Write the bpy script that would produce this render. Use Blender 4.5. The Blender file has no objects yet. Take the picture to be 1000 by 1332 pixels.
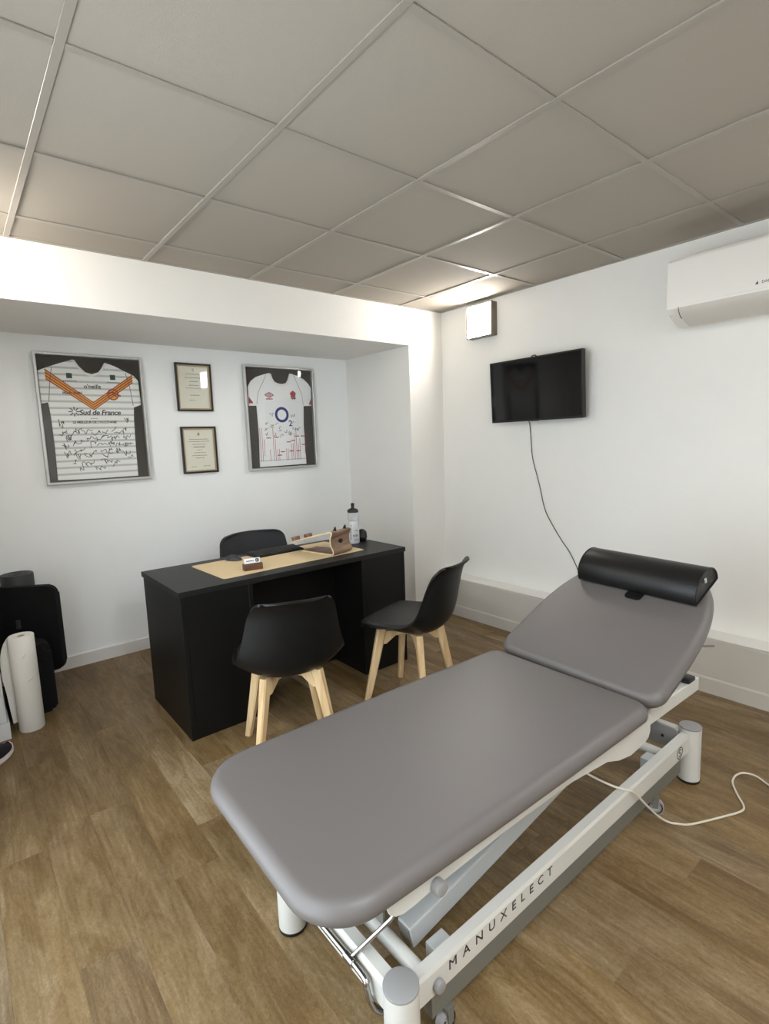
import bpy, bmesh, math, random
from mathutils import Vector, Matrix

SC = bpy.context.scene
COL = SC.collection
PI = math.pi

# ------------------------------------------------------------------ camera, world, exposure
CAM_POS = (-3.16630868, -3.07251999, 1.4024103)
CAM_RIGHT = Vector((0.770652412782135, -0.6362579918825642, -0.035645847424920205))
CAM_DOWN = Vector((-0.11162778042242538, -0.07971184255232878, -0.9905479598660913))
CAM_FWD = Vector((0.6274026596301905, 0.767347242076545, -0.132454191200142))
cam_data = bpy.data.cameras.new('camera')
cam = bpy.data.objects.new('camera', cam_data)
COL.objects.link(cam)
mw = Matrix.Identity(4)
for i in range(3):
    mw[i][0] = CAM_RIGHT[i]
    mw[i][1] = -CAM_DOWN[i]
    mw[i][2] = -CAM_FWD[i]
    mw[i][3] = CAM_POS[i]
cam.matrix_world = mw
cam_data.sensor_fit = 'VERTICAL'
cam_data.sensor_height = 24.0
cam_data.lens = 24.0 * 689.2578 / 1332.0
cam_data.clip_start = 0.02
SC.camera = cam

world = bpy.data.worlds.new('world')
SC.world = world
world.use_nodes = True
world.node_tree.nodes['Background'].inputs[0].default_value = (0.75, 0.85, 1.0, 1)
world.node_tree.nodes['Background'].inputs[1].default_value = 0.3

SC.view_settings.view_transform = 'Standard'
SC.view_settings.look = 'None'
SC.view_settings.gamma = 1.0
SC.view_settings.use_curve_mapping = False
SC.view_settings.exposure = 0.70
SC.cycles.use_denoising = True
SC.cycles.max_bounces = 10
SC.cycles.diffuse_bounces = 7
SC.cycles.transparent_max_bounces = 12
SC.cycles.caustics_reflective = False
SC.cycles.caustics_refractive = False
SC.cycles.sample_clamp_indirect = 6.0

LAMP_STRENGTH = 46.0
FILL_STRENGTH = 24.0  # glow of the added fill panels in the ceiling
FILL_COLOR = (0.92, 0.975, 1.0)
LAMP_COLOR = (1.0, 0.955, 0.88)

# daylight coming in through the window of the left wall
WY0, WY1, WZ0, WZ1 = -2.75, -0.95, 0.05, 2.10
day = bpy.data.lights.new('daylight', 'AREA')
day.shape = 'RECTANGLE'
day.size, day.size_y = WY1 - WY0 + 0.3, WZ1 - WZ0 + 0.3
day.energy = 52.0
day.color = (0.84, 0.93, 1.0)
day_o = bpy.data.objects.new('daylight', day)
COL.objects.link(day_o)
day_o.location = (-3.36 - 0.32, (WY0 + WY1) / 2, (WZ0 + WZ1) / 2 + 0.05)
day_o.rotation_euler = (0, -PI / 2, 0)

# ------------------------------------------------------------------ materials
def lin(c):
    c = c / 255.0
    return c / 12.92 if c <= 0.04045 else ((c + 0.055) / 1.055) ** 2.4

def rgb(r, g, b):
    return (lin(r), lin(g), lin(b), 1.0)

def new_mat(name):
    m = bpy.data.materials.new(name)
    m.use_nodes = True
    nt = m.node_tree
    return m, nt, nt.nodes['Principled BSDF']

def mat(name, col, rough=0.5, metal=0.0, spec=0.5, bump=0.0, bump_scale=200.0, var=0.0, var_scale=6.0, coat=0.0, trans=0.0, stretch=None):
    m, nt, b = new_mat(name)
    b.inputs['Base Color'].default_value = col
    b.inputs['Roughness'].default_value = rough
    b.inputs['Metallic'].default_value = metal
    b.inputs['Specular IOR Level'].default_value = spec
    b.inputs['Coat Weight'].default_value = coat
    b.inputs['Transmission Weight'].default_value = trans
    tc = nt.nodes.new('ShaderNodeTexCoord')
    src = tc.outputs['Object']
    if stretch:
        mp = nt.nodes.new('ShaderNodeMapping')
        mp.inputs['Scale'].default_value = stretch
        nt.links.new(src, mp.inputs['Vector'])
        src = mp.outputs['Vector']
    n = nt.nodes.new('ShaderNodeTexNoise')
    n.inputs['Scale'].default_value = var_scale
    n.inputs['Detail'].default_value = 4
    nt.links.new(src, n.inputs['Vector'])
    mx = nt.nodes.new('ShaderNodeMix')
    mx.data_type = 'RGBA'
    k = 1.0 - max(var, 0.02)
    mx.inputs['A'].default_value = (col[0] * k, col[1] * k, col[2] * k, 1)
    mx.inputs['B'].default_value = (min(1, col[0] * (2 - k)), min(1, col[1] * (2 - k)), min(1, col[2] * (2 - k)), 1)
    nt.links.new(n.outputs['Fac'], mx.inputs['Factor'])
    nt.links.new(mx.outputs['Result'], b.inputs['Base Color'])
    if bump > 0:
        n2 = nt.nodes.new('ShaderNodeTexNoise')
        n2.inputs['Scale'].default_value = bump_scale
        n2.inputs['Detail'].default_value = 3
        nt.links.new(src, n2.inputs['Vector'])
        bp = nt.nodes.new('ShaderNodeBump')
        bp.inputs['Strength'].default_value = bump
        bp.inputs['Distance'].default_value = 0.002
        nt.links.new(n2.outputs['Fac'], bp.inputs['Height'])
        nt.links.new(bp.outputs['Normal'], b.inputs['Normal'])
    return m

def emis(name, col, strength):
    m, nt, b = new_mat(name)
    b.inputs['Base Color'].default_value = (0.9, 0.9, 0.9, 1)
    b.inputs['Emission Color'].default_value = col
    b.inputs['Emission Strength'].default_value = strength
    return m

def wood_floor():
    m, nt, b = new_mat('oak_vinyl')
    N, L = nt.nodes, nt.links
    tc = N.new('ShaderNodeTexCoord')
    oi = N.new('ShaderNodeObjectInfo')
    # each plank gets its own stretch of grain
    ad = N.new('ShaderNodeVectorMath'); ad.operation = 'MULTIPLY_ADD'
    cb = N.new('ShaderNodeCombineXYZ')
    for k, f in (('X', 37.0), ('Y', 91.0), ('Z', 13.0)):
        ml = N.new('ShaderNodeMath'); ml.operation = 'MULTIPLY'
        ml.inputs[1].default_value = f
        L.new(oi.outputs['Random'], ml.inputs[0])
        L.new(ml.outputs[0], cb.inputs[k])
    ad.inputs[1].default_value = (1, 1, 1)
    L.new(tc.outputs['Object'], ad.inputs[0])
    L.new(cb.outputs[0], ad.inputs[2])
    def noise(scale, sx, sy, detail=6, rough=0.6, dist=0.0):
        mp = N.new('ShaderNodeMapping')
        mp.inputs['Scale'].default_value = (sx, sy, 1)
        L.new(ad.outputs[0], mp.inputs['Vector'])
        n = N.new('ShaderNodeTexNoise')
        n.inputs['Scale'].default_value = scale
        n.inputs['Detail'].default_value = detail
        n.inputs['Roughness'].default_value = rough
        n.inputs['Distortion'].default_value = dist
        L.new(mp.outputs[0], n.inputs['Vector'])
        return n
    big = noise(1.0, 6.5, 1.3, 4, 0.55, 0.7)
    streak = noise(1.0, 16.0, 3.4, 7, 0.72, 1.6)
    grain = noise(1.0, 70.0, 40.0, 6, 0.75, 2.2)
    fine = noise(1.0, 260.0, 90.0, 4, 0.6, 0.5)
    # cathedral figure
    mp = N.new('ShaderNodeMapping'); mp.inputs['Scale'].default_value = (11.0, 0.9, 1)
    L.new(ad.outputs[0], mp.inputs['Vector'])
    wv = N.new('ShaderNodeTexWave')
    wv.wave_type = 'BANDS'
    wv.inputs['Scale'].default_value = 1.6
    wv.inputs['Distortion'].default_value = 14.0
    wv.inputs['Detail'].default_value = 3.0
    wv.inputs['Detail Scale'].default_value = 0.55
    L.new(mp.outputs[0], wv.inputs['Vector'])
    def add(a, ka, bb, kb):
        m1 = N.new('ShaderNodeMath'); m1.operation = 'MULTIPLY'; m1.inputs[1].default_value = ka
        L.new(a, m1.inputs[0])
        m2 = N.new('ShaderNodeMath'); m2.operation = 'MULTIPLY_ADD'; m2.inputs[1].default_value = kb
        L.new(bb, m2.inputs[0]); L.new(m1.outputs[0], m2.inputs[2])
        return m2.outputs[0]
    s = add(big.outputs['Fac'], 0.30, streak.outputs['Fac'], 0.31)
    s = add(s, 1.0, grain.outputs['Fac'], 0.20)
    s = add(s, 1.0, fine.outputs['Fac'], 0.12)
    s = add(s, 1.0, wv.outputs['Fac'], 0.02)
    s = add(s, 1.0, oi.outputs['Random'], 0.055)
    def ramp(cols):
        cr = N.new('ShaderNodeValToRGB')
        e = cr.color_ramp.elements
        e[0].position = 0.36; e[0].color = cols[0]
        e[1].position = 0.63; e[1].color = cols[3]
        k = e.new(0.46); k.color = cols[1]
        k = e.new(0.54); k.color = cols[2]
        L.new(s, cr.inputs['Fac'])
        return cr
    warm = ramp((rgb(80, 59, 31), rgb(105, 82, 49), rgb(126, 103, 68), rgb(154, 132, 98)))
    cool = ramp((rgb(82, 65, 45), rgb(106, 87, 62), rgb(127, 108, 83), rgb(156, 139, 113)))
    h1 = N.new('ShaderNodeMath'); h1.operation = 'MULTIPLY'; h1.inputs[1].default_value = 17.31
    L.new(oi.outputs['Random'], h1.inputs[0])
    h2 = N.new('ShaderNodeMath'); h2.operation = 'FRACT'; L.new(h1.outputs[0], h2.inputs[0])
    h3 = N.new('ShaderNodeMath'); h3.operation = 'MULTIPLY_ADD'; h3.inputs[1].default_value = 1.5; h3.inputs[2].default_value = -0.92
    L.new(streak.outputs['Fac'], h3.inputs[0])
    h4 = N.new('ShaderNodeMath'); h4.operation = 'ADD'; h4.use_clamp = True
    L.new(h2.outputs[0], h4.inputs[0]); L.new(h3.outputs[0], h4.inputs[1])
    mxc = N.new('ShaderNodeMix'); mxc.data_type = 'RGBA'
    L.new(h4.outputs[0], mxc.inputs['Factor']); L.new(warm.outputs['Color'], mxc.inputs['A']); L.new(cool.outputs['Color'], mxc.inputs['B'])
    L.new(mxc.outputs['Result'], b.inputs['Base Color'])
    b.inputs['Roughness'].default_value = 0.5
    b.inputs['Specular IOR Level'].default_value = 0.4
    bp = N.new('ShaderNodeBump'); bp.inputs['Strength'].default_value = 0.25; bp.inputs['Distance'].default_value = 0.001
    L.new(fine.outputs['Fac'], bp.inputs['Height'])
    L.new(bp.outputs['Normal'], b.inputs['Normal'])
    return m

def wood(name, c0, c1, scale=30.0, stretch=(1, 1, 0.08), rough=0.45):
    m, nt, b = new_mat(name)
    N, L = nt.nodes, nt.links
    tc = N.new('ShaderNodeTexCoord')
    mp = N.new('ShaderNodeMapping'); mp.inputs['Scale'].default_value = stretch
    L.new(tc.outputs['Object'], mp.inputs['Vector'])
    n = N.new('ShaderNodeTexNoise'); n.inputs['Scale'].default_value = scale
    n.inputs['Detail'].default_value = 6; n.inputs['Distortion'].default_value = 0.6
    L.new(mp.outputs[0], n.inputs['Vector'])
    cr = N.new('ShaderNodeValToRGB')
    cr.color_ramp.elements[0].position = 0.35; cr.color_ramp.elements[0].color = c0
    cr.color_ramp.elements[1].position = 0.65; cr.color_ramp.elements[1].color = c1
    L.new(n.outputs['Fac'], cr.inputs['Fac'])
    L.new(cr.outputs['Color'], b.inputs['Base Color'])
    b.inputs['Roughness'].default_value = rough
    return m

def glass_pane():
    m, nt, b = new_mat('picture_glass')
    N, L = nt.nodes, nt.links
    out = N['Material Output']
    N.remove(b)
    tr = N.new('ShaderNodeBsdfTransparent'); tr.inputs[0].default_value = (0.995, 1.0, 0.995, 1)
    gl = N.new('ShaderNodeBsdfGlossy'); gl.inputs['Roughness'].default_value = 0.03
    # Schlick reflectance, the same from both sides of the thin pane
    lw = N.new('ShaderNodeLayerWeight'); lw.inputs['Blend'].default_value = 0.5
    pw = N.new('ShaderNodeMath'); pw.operation = 'POWER'; pw.inputs[1].default_value = 5.0
    fr = N.new('ShaderNodeMath'); fr.operation = 'MULTIPLY_ADD'; fr.inputs[1].default_value = 0.93; fr.inputs[2].default_value = 0.035
    L.new(lw.outputs['Facing'], pw.inputs[0]); L.new(pw.outputs[0], fr.inputs[0])
    mx = N.new('ShaderNodeMixShader')
    L.new(fr.outputs[0], mx.inputs[0]); L.new(tr.outputs[0], mx.inputs[1]); L.new(gl.outputs[0], mx.inputs[2])
    L.new(mx.outputs[0], out.inputs['Surface'])
    return m

def striped_jersey():
    m, nt, b = new_mat('striped_jersey_cloth')
    N, L = nt.nodes, nt.links
    tc = N.new('ShaderNodeTexCoord')
    sp = N.new('ShaderNodeSeparateXYZ'); L.new(tc.outputs['Object'], sp.inputs[0])
    ml = N.new('ShaderNodeMath'); ml.operation = 'MULTIPLY'; ml.inputs[1].default_value = 1 / 0.0415
    L.new(sp.outputs['Z'], ml.inputs[0])
    fr = N.new('ShaderNodeMath'); fr.operation = 'FRACT'; L.new(ml.outputs[0], fr.inputs[0])
    cr = N.new('ShaderNodeValToRGB')
    cr.color_ramp.interpolation = 'EASE'
    e = cr.color_ramp.elements
    e[0].position = 0.50; e[0].color = rgb(242, 242, 242)
    e[1].position = 0.56; e[1].color = rgb(196, 197, 200)
    k = e.new(0.80); k.color = rgb(203, 204, 206)
    k = e.new(0.88); k.color = rgb(242, 242, 242)
    L.new(fr.outputs[0], cr.inputs[0])
    L.new(cr.outputs[0], b.inputs['Base Color'])
    b.inputs['Roughness'].default_value = 0.8
    b.inputs['Specular IOR Level'].default_value = 0.2
    return m

M = {}
M['wall'] = mat('painted_plaster', rgb(232, 230, 226), 0.75, bump=0.25, bump_scale=160, var=0.02)
M['wall_niche'] = mat('painted_plaster_niche', rgb(243, 245, 246), 0.75, bump=0.25, bump_scale=160, var=0.02)
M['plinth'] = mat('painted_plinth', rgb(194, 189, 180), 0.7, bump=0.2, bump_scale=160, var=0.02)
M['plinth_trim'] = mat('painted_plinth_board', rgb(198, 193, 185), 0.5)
M['trim'] = mat('painted_trim', rgb(224, 222, 218), 0.5)
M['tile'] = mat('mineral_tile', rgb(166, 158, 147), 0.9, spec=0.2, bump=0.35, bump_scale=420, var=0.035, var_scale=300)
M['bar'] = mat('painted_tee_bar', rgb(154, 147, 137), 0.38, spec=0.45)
M['floor'] = wood_floor()
M['subfloor'] = mat('dark_subfloor', rgb(60, 44, 28), 0.9)
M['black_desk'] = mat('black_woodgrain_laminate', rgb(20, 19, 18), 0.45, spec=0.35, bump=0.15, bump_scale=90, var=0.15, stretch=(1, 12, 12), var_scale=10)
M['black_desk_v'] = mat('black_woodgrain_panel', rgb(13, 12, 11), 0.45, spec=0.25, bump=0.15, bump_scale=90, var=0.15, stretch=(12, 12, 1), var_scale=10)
M['vinyl'] = mat('grey_vinyl', rgb(98, 93, 91), 0.42, spec=0.45, bump=0.10, bump_scale=900, var=0.02)
M['black_vinyl'] = mat('black_vinyl', rgb(15, 14, 14), 0.42, spec=0.4, bump=0.2, bump_scale=350, var=0.1)
M['white_metal'] = mat('white_powder_coat', rgb(196, 194, 188), 0.38, spec=0.5)
M['silver'] = mat('silver_grey_coat', rgb(180, 182, 182), 0.36, metal=0.1)
M['grey_cap'] = mat('grey_plastic', rgb(138, 136, 136), 0.5)
M['dark_grey'] = mat('dark_grey_metal', rgb(112, 110, 103), 0.5, metal=0.2)
M['chrome'] = mat('chrome', (0.40, 0.39, 0.37, 1), 0.22, metal=1.0)
M['black_plastic'] = mat('black_plastic', rgb(17, 17, 18), 0.45, spec=0.45)
M['black_shell'] = mat('black_chair_shell', rgb(10, 10, 11), 0.42, spec=0.4, bump=0.1, bump_scale=500)
M['black_pad'] = mat('black_chair_pad', rgb(22, 22, 23), 0.5, spec=0.5, bump=0.2, bump_scale=400)
M['oak'] = wood('pale_beech', rgb(196, 163, 118), rgb(222, 193, 150), 26, (1, 1, 0.07))
M['fabric'] = mat('charcoal_fabric', rgb(64, 64, 66), 0.95, spec=0.15, bump=0.6, bump_scale=500, var=0.3, var_scale=350)
M['alu'] = mat('brushed_aluminium', rgb(196, 196, 194), 0.35, metal=0.5)
M['charcoal_board'] = mat('charcoal_backing', rgb(58, 54, 51), 0.85, spec=0.2, var=0.06, var_scale=60)
M['glass'] = glass_pane()
M['jersey1'] = striped_jersey()
M['jersey2'] = mat('white_jersey_cloth', rgb(244, 244, 248), 0.8, spec=0.2, bump=0.25, bump_scale=60, var=0.02)
M['white_print'] = mat('white_print', rgb(232, 232, 230), 0.7)
M['orange'] = mat('orange_print', rgb(228, 160, 66), 0.7)
M['maroon'] = mat('maroon_print', rgb(150, 52, 34), 0.7)
M['red_print'] = mat('red_print', rgb(165, 45, 62), 0.7)
M['green_print'] = mat('dark_green_print', rgb(38, 62, 56), 0.7)
M['navy'] = mat('navy_print', rgb(32, 52, 120), 0.6)
M['ink'] = mat('black_ink', rgb(28, 27, 30), 0.6)
M['grey_ink'] = mat('grey_ink', rgb(120, 116, 110), 0.7)
M['black_frame'] = mat('black_lacquer_frame', rgb(30, 22, 18), 0.35)
M['gold_frame'] = mat('pale_gold_fillet', rgb(178, 160, 132), 0.4, metal=0.3)
M['paper'] = mat('cream_paper', rgb(232, 228, 214), 0.85, spec=0.2)
M['screen'] = mat('dark_screen', rgb(7, 7, 8), 0.06, spec=0.5)
M['lamp_frame'] = mat('bronze_grey_frame', rgb(112, 104, 92), 0.35, metal=0.5)
M['lamp_glow'] = emis('lamp_diffuser', (*LAMP_COLOR, 1), LAMP_STRENGTH)
M['fill_glow'] = emis('fill_panel_diffuser', (*FILL_COLOR, 1), FILL_STRENGTH)
M['ac_white'] = mat('white_gloss_plastic', rgb(232, 228, 222), 0.3, spec=0.5)
M['ac_vane'] = mat('warm_grey_vane', rgb(206, 200, 192), 0.35)
M['mat_beige'] = mat('beige_felt_leather', rgb(226, 203, 162), 0.7, bump=0.1, bump_scale=300, var=0.03)
M['walnut'] = wood('walnut_veneer', rgb(90, 68, 54), rgb(150, 120, 98), 30, (0.15, 1, 1))
M['ply_edge'] = wood('birch_ply_edge', rgb(206, 178, 138), rgb(226, 202, 166), 30, (0.15, 1, 1))
M['walnut_dark'] = wood('dark_walnut', rgb(72, 44, 28), rgb(112, 74, 50), 40, (0.12, 1, 1))
M['card'] = mat('white_card', rgb(238, 238, 238), 0.6)
M['paper_roll'] = mat('white_tissue', rgb(236, 233, 226), 0.95, spec=0.1, bump=0.5, bump_scale=120, var=0.02)
M['cardboard'] = mat('cardboard', rgb(150, 120, 90), 0.9)
M['white_lacquer'] = mat('white_lacquer', rgb(226, 228, 230), 0.4)
M['black_cloth'] = mat('black_nylon', rgb(13, 12, 13), 0.8, spec=0.25, bump=0.5, bump_scale=250, var=0.15)
M['dark_cushion'] = mat('dark_grey_vinyl', rgb(44, 47, 48), 0.5, spec=0.4, var=0.05)
M['sole'] = mat('white_sole_rubber', rgb(222, 212, 212), 0.6)
M['shoe_mesh'] = mat('black_knit', rgb(24, 24, 28), 0.9, bump=0.6, bump_scale=300, var=0.4, var_scale=200)
M['cord_white'] = mat('white_cord', rgb(206, 198, 184), 0.5)
M['cord_grey'] = mat('grey_cord', rgb(88, 85, 82), 0.5)
M['clear'] = mat('clear_bottle_plastic', rgb(236, 238, 240), 0.22, trans=0.75)
M['milky'] = mat('milky_bottle_plastic', rgb(225, 228, 232), 0.35, trans=0.25)

# ------------------------------------------------------------------ mesh helpers
def finish(bm, name, m, smooth=True, angle=38):
    bmesh.ops.recalc_face_normals(bm, faces=bm.faces)
    me = bpy.data.meshes.new(name)
    bm.to_mesh(me)
    bm.free()
    mats = m if isinstance(m, (list, tuple)) else [m]
    for x in mats:
        me.materials.append(x)
    if smooth and len(me.polygons):
        me.polygons.foreach_set('use_smooth', [True] * len(me.polygons))
        me.set_sharp_from_angle(angle=math.radians(angle))
    return me

def obj(name, bm, m, parent=None, smooth=True, angle=38, world=False):
    """links bm as one object; with world=True the vertices were written in world space"""
    if world and parent is not None:
        r = parent
        mat4 = Matrix.Identity(4)
        while r is not None:
            mat4 = Matrix.LocRotScale(r.location, r.rotation_euler, r.scale) @ mat4
            r = r.parent
        bm.transform(mat4.inverted())
    o = bpy.data.objects.new(name, finish(bm, name, m, smooth, angle))
    COL.objects.link(o)
    if parent is not None:
        o.parent = parent
    return o

def tag(o, label=None, cat=None, group=None, kind=None):
    if label: o['label'] = label
    if cat: o['category'] = cat
    if group: o['group'] = group
    if kind: o['kind'] = kind
    return o

def thing(name, label, cat, loc=(0, 0, 0), rz=0.0, group=None, rot=None):
    o = bpy.data.objects.new(name, None)
    o.empty_display_size = 0.05
    COL.objects.link(o)
    o.location = loc
    o.rotation_euler = rot if rot else (0, 0, rz)
    return tag(o, label, cat, group)

def copy_tree(o, parent=None):
    c = o.copy()
    COL.objects.link(c)
    if parent is not None:
        c.parent = parent
    for ch in list(o.children):
        copy_tree(ch, c)
    return c

def B():
    return bmesh.new()

def box(bm, x0, x1, y0, y1, z0, z1, bevel=0.0, seg=2, M4=None):
    vs = [bm.verts.new(Vector(p)) for p in
          ((x0, y0, z0), (x1, y0, z0), (x1, y1, z0), (x0, y1, z0), (x0, y0, z1), (x1, y0, z1), (x1, y1, z1), (x0, y1, z1))]
    fs = [bm.faces.new([vs[i] for i in f]) for f in
          ((0, 3, 2, 1), (4, 5, 6, 7), (0, 1, 5, 4), (1, 2, 6, 5), (2, 3, 7, 6), (3, 0, 4, 7))]
    if bevel > 0:
        ed = list({e for f in fs for e in f.edges})
        r = bmesh.ops.bevel(bm, geom=ed, offset=bevel, segments=seg, affect='EDGES', profile=0.5)
        vs = list({v for f in r['faces'] for v in f.verts} | {v for v in vs if v.is_valid})
    if M4 is not None:
        bmesh.ops.transform(bm, matrix=M4, verts=[v for v in vs if v.is_valid])
    return vs

def frame_axes(d):
    d = d.normalized()
    a = Vector((0, 0, 1)) if abs(d.z) < 0.9 else Vector((1, 0, 0))
    u = d.cross(a).normalized()
    return u, d.cross(u).normalized()

def cyl(bm, p0, p1, r0, r1=None, n=24, bevel=0.0):
    p0, p1 = Vector(p0), Vector(p1)
    r1 = r0 if r1 is None else r1
    u, v = frame_axes(p1 - p0)
    d = (p1 - p0).normalized()
    prof = [(p0, r0), (p1, r1)]
    if bevel > 0:
        prof = [(p0, r0 - bevel), (p0 + d * bevel * 0.3, r0 - bevel * 0.3), (p0 + d * bevel, r0),
                (p1 - d * bevel, r1), (p1 - d * bevel * 0.3, r1 - bevel * 0.3), (p1, r1 - bevel)]
    rings = []
    for c, r in prof:
        rings.append([bm.verts.new(c + (u * math.cos(2 * PI * i / n) + v * math.sin(2 * PI * i / n)) * r) for i in range(n)])
    for a, b_ in zip(rings, rings[1:]):
        for i in range(n):
            bm.faces.new((a[i], a[(i + 1) % n], b_[(i + 1) % n], b_[i]))
    bm.faces.new(rings[0][::-1])
    bm.faces.new(rings[-1])
    return rings

def smooth_path(pts, sub=6):
    pts = [Vector(p) for p in pts]
    out = []
    n = len(pts)
    for i in range(n - 1):
        p0 = pts[max(i - 1, 0)]; p1 = pts[i]; p2 = pts[i + 1]; p3 = pts[min(i + 2, n - 1)]
        for k in range(sub):
            t = k / sub
            out.append(0.5 * ((2 * p1) + (p2 - p0) * t + (2 * p0 - 5 * p1 + 4 * p2 - p3) * t * t + (3 * p1 - p0 - 3 * p2 + p3) * t ** 3))
    out.append(pts[-1])
    return out

def tube(bm, pts, r, n=8, closed=False):
    pts = [Vector(p) for p in pts]
    rings = []
    m = len(pts)
    up = None
    for i, p in enumerate(pts):
        if closed:
            d = pts[(i + 1) % m] - pts[i - 1]
        else:
            d = pts[min(i + 1, m - 1)] - pts[max(i - 1, 0)]
        d.normalize()
        if up is None:
            u, v = frame_axes(d)
        else:
            u = (up - d * up.dot(d)).normalized()
            v = d.cross(u)
        up = u
        rings.append([bm.verts.new(p + (u * math.cos(2 * PI * k / n) + v * math.sin(2 * PI * k / n)) * r) for k in range(n)])
    pr = list(zip(rings, rings[1:]))
    if closed:
        pr.append((rings[-1], rings[0]))
    for a, b_ in pr:
        for k in range(n):
            bm.faces.new((a[k], a[(k + 1) % n], b_[(k + 1) % n], b_[k]))
    if not closed:
        bm.faces.new(rings[0][::-1]); bm.faces.new(rings[-1])

def lathe(bm, prof, c=(0, 0, 0), n=32, M4=None):
    """profile of (radius, z); radius 0 makes a pole"""
    rings = []
    new = []
    for r, z in prof:
        if r < 1e-6:
            vs = [bm.verts.new((c[0], c[1], c[2] + z))]
        else:
            vs = [bm.verts.new((c[0] + r * math.cos(2 * PI * i / n), c[1] + r * math.sin(2 * PI * i / n), c[2] + z)) for i in range(n)]
        rings.append(vs); new += vs
    for a, b_ in zip(rings, rings[1:]):
        for i in range(n):
            j = (i + 1) % n
            if len(a) == 1 and len(b_) == 1: continue
            if len(a) == 1: bm.faces.new((a[0], b_[j], b_[i]))
            elif len(b_) == 1: bm.faces.new((a[i], a[j], b_[0]))
            else: bm.faces.new((a[i], a[j], b_[j], b_[i]))
    if len(rings[0]) > 1: bm.faces.new(rings[0][::-1])
    if len(rings[-1]) > 1: bm.faces.new(rings[-1])
    if M4 is not None:
        bmesh.ops.transform(bm, matrix=M4, verts=new)
    return new

def prism(bm, pts, w0, w1, f):
    """polygon pts (u,v) from depth w0 to w1; f(u,v,w) gives the point"""
    a = [bm.verts.new(f(u, v, w0)) for u, v in pts]
    b_ = [bm.verts.new(f(u, v, w1)) for u, v in pts]
    n = len(pts)
    bm.faces.new(a[::-1])
    bm.faces.new(b_)
    for i in range(n):
        bm.faces.new((a[i], a[(i + 1) % n], b_[(i + 1) % n], b_[i]))

def fy(u, v, w):      # on a wall facing -Y
    return Vector((u, -w, v))

def fx(u, v, w):      # on a wall facing -X
    return Vector((-w, -u, v))

def fz(u, v, w):      # lying on a table
    return Vector((u, v, w))

def rrect(x0, x1, y0, y1, r, n=6):
    """rounded rectangle; r is one radius or four (x0y0, x1y0, x1y1, x0y1)"""
    rs = r if isinstance(r, (list, tuple)) else (r,) * 4
    out = []
    for (cx, cy, a0, q) in ((x0 + rs[0], y0 + rs[0], PI, rs[0]), (x1 - rs[1], y0 + rs[1], 1.5 * PI, rs[1]),
                            (x1 - rs[2], y1 - rs[2], 0, rs[2]), (x0 + rs[3], y1 - rs[3], 0.5 * PI, rs[3])):
        for i in range(n + 1):
            a = a0 + 0.5 * PI * i / n
            out.append((cx + q * math.cos(a), cy + q * math.sin(a)))
    return out

def text_bm(s, size, f, w0=0.0, depth=0.0006, align='LEFT', offset=0.0, shear=0.0, spacing=1.0, center_v=False):
    cu = bpy.data.curves.new('lettering', 'FONT')
    cu.body = s
    cu.size = size
    cu.extrude = depth / 2
    cu.align_x = align
    cu.offset = offset
    cu.shear = shear
    cu.space_character = spacing
    cu.resolution_u = 3
    o = bpy.data.objects.new('lettering_source', cu)
    COL.objects.link(o)
    dg = bpy.context.evaluated_depsgraph_get()
    me = o.evaluated_get(dg).to_mesh()
    bm = bmesh.new()
    bm.from_mesh(me)
    o.evaluated_get(dg).to_mesh_clear()
    bpy.data.objects.remove(o)
    bpy.data.curves.remove(cu)
    for v in bm.verts:
        v.co = f(v.co.x, v.co.y, v.co.z + w0 + depth / 2)
    return bm

def merge(dst, src, off=(0, 0, 0)):
    me = bpy.data.meshes.new('tmp')
    src.to_mesh(me); src.free()
    me.transform(Matrix.Translation(off))
    dst.from_mesh(me)
    bpy.data.meshes.remove(me)

# ------------------------------------------------------------------ room measures (metres)
H = 2.3967              # ceiling
XL, YR = -3.36, -5.60   # left wall, wall behind the camera
ND = 0.8275             # depth of the niche
NX = -0.358             # right end of the niche
NZ = 2.1175             # underside of the niche
PT, PH = 0.1375, 0.301  # plinth along the right wall
BH = 0.085              # baseboards

def struct(name, bm, m, parent=None, smooth=False):
    o = obj(name, bm, m, parent, smooth)
    if parent is None:
        o['kind'] = 'structure'
    return o

bm = B(); box(bm, 0, 0.12, YR - 0.12, ND + 0.12, -0.05, H + 0.1); struct('wall_right', bm, M['wall'])
bm = B()
box(bm, XL - 0.12, XL, YR - 0.12, WY0, -0.05, H + 0.1)
box(bm, XL - 0.12, XL, WY1, ND + 0.12, -0.05, H + 0.1)
box(bm, XL - 0.12, XL, WY0, WY1, -0.05, WZ0)
box(bm, XL - 0.12, XL, WY0, WY1, WZ1, H + 0.1)
struct('wall_left', bm, M['wall'])
bm = B()
wf = 0.05
for a in ((WY0, WY1, WZ0, WZ0 + wf), (WY0, WY1, WZ1 - wf, WZ1), (WY0, WY0 + wf, WZ0 + wf, WZ1 - wf), (WY1 - wf, WY1, WZ0 + wf, WZ1 - wf), ((WY0 + WY1) / 2 - wf / 2, (WY0 + WY1) / 2 + wf / 2, WZ0 + wf, WZ1 - wf)):
    box(bm, XL - 0.09, XL - 0.04, a[0], a[1], a[2], a[3])
win = struct('window_1', bm, M['trim'])
for ya, yb in ((WY0 + wf, (WY0 + WY1) / 2 - wf / 2), ((WY0 + WY1) / 2 + wf / 2, WY1 - wf)):
    bm = B(); box(bm, XL - 0.068, XL - 0.062, ya, yb, WZ0 + wf, WZ1 - wf)
    obj('pane', bm, M['glass'], win, False)
bm = B(); box(bm, XL, 0, YR - 0.12, YR, -0.05, H + 0.1); struct('wall_rear', bm, M['wall'])
bm = B()
box(bm, NX, 0, 0, ND, -0.05, H + 0.05)
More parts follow.
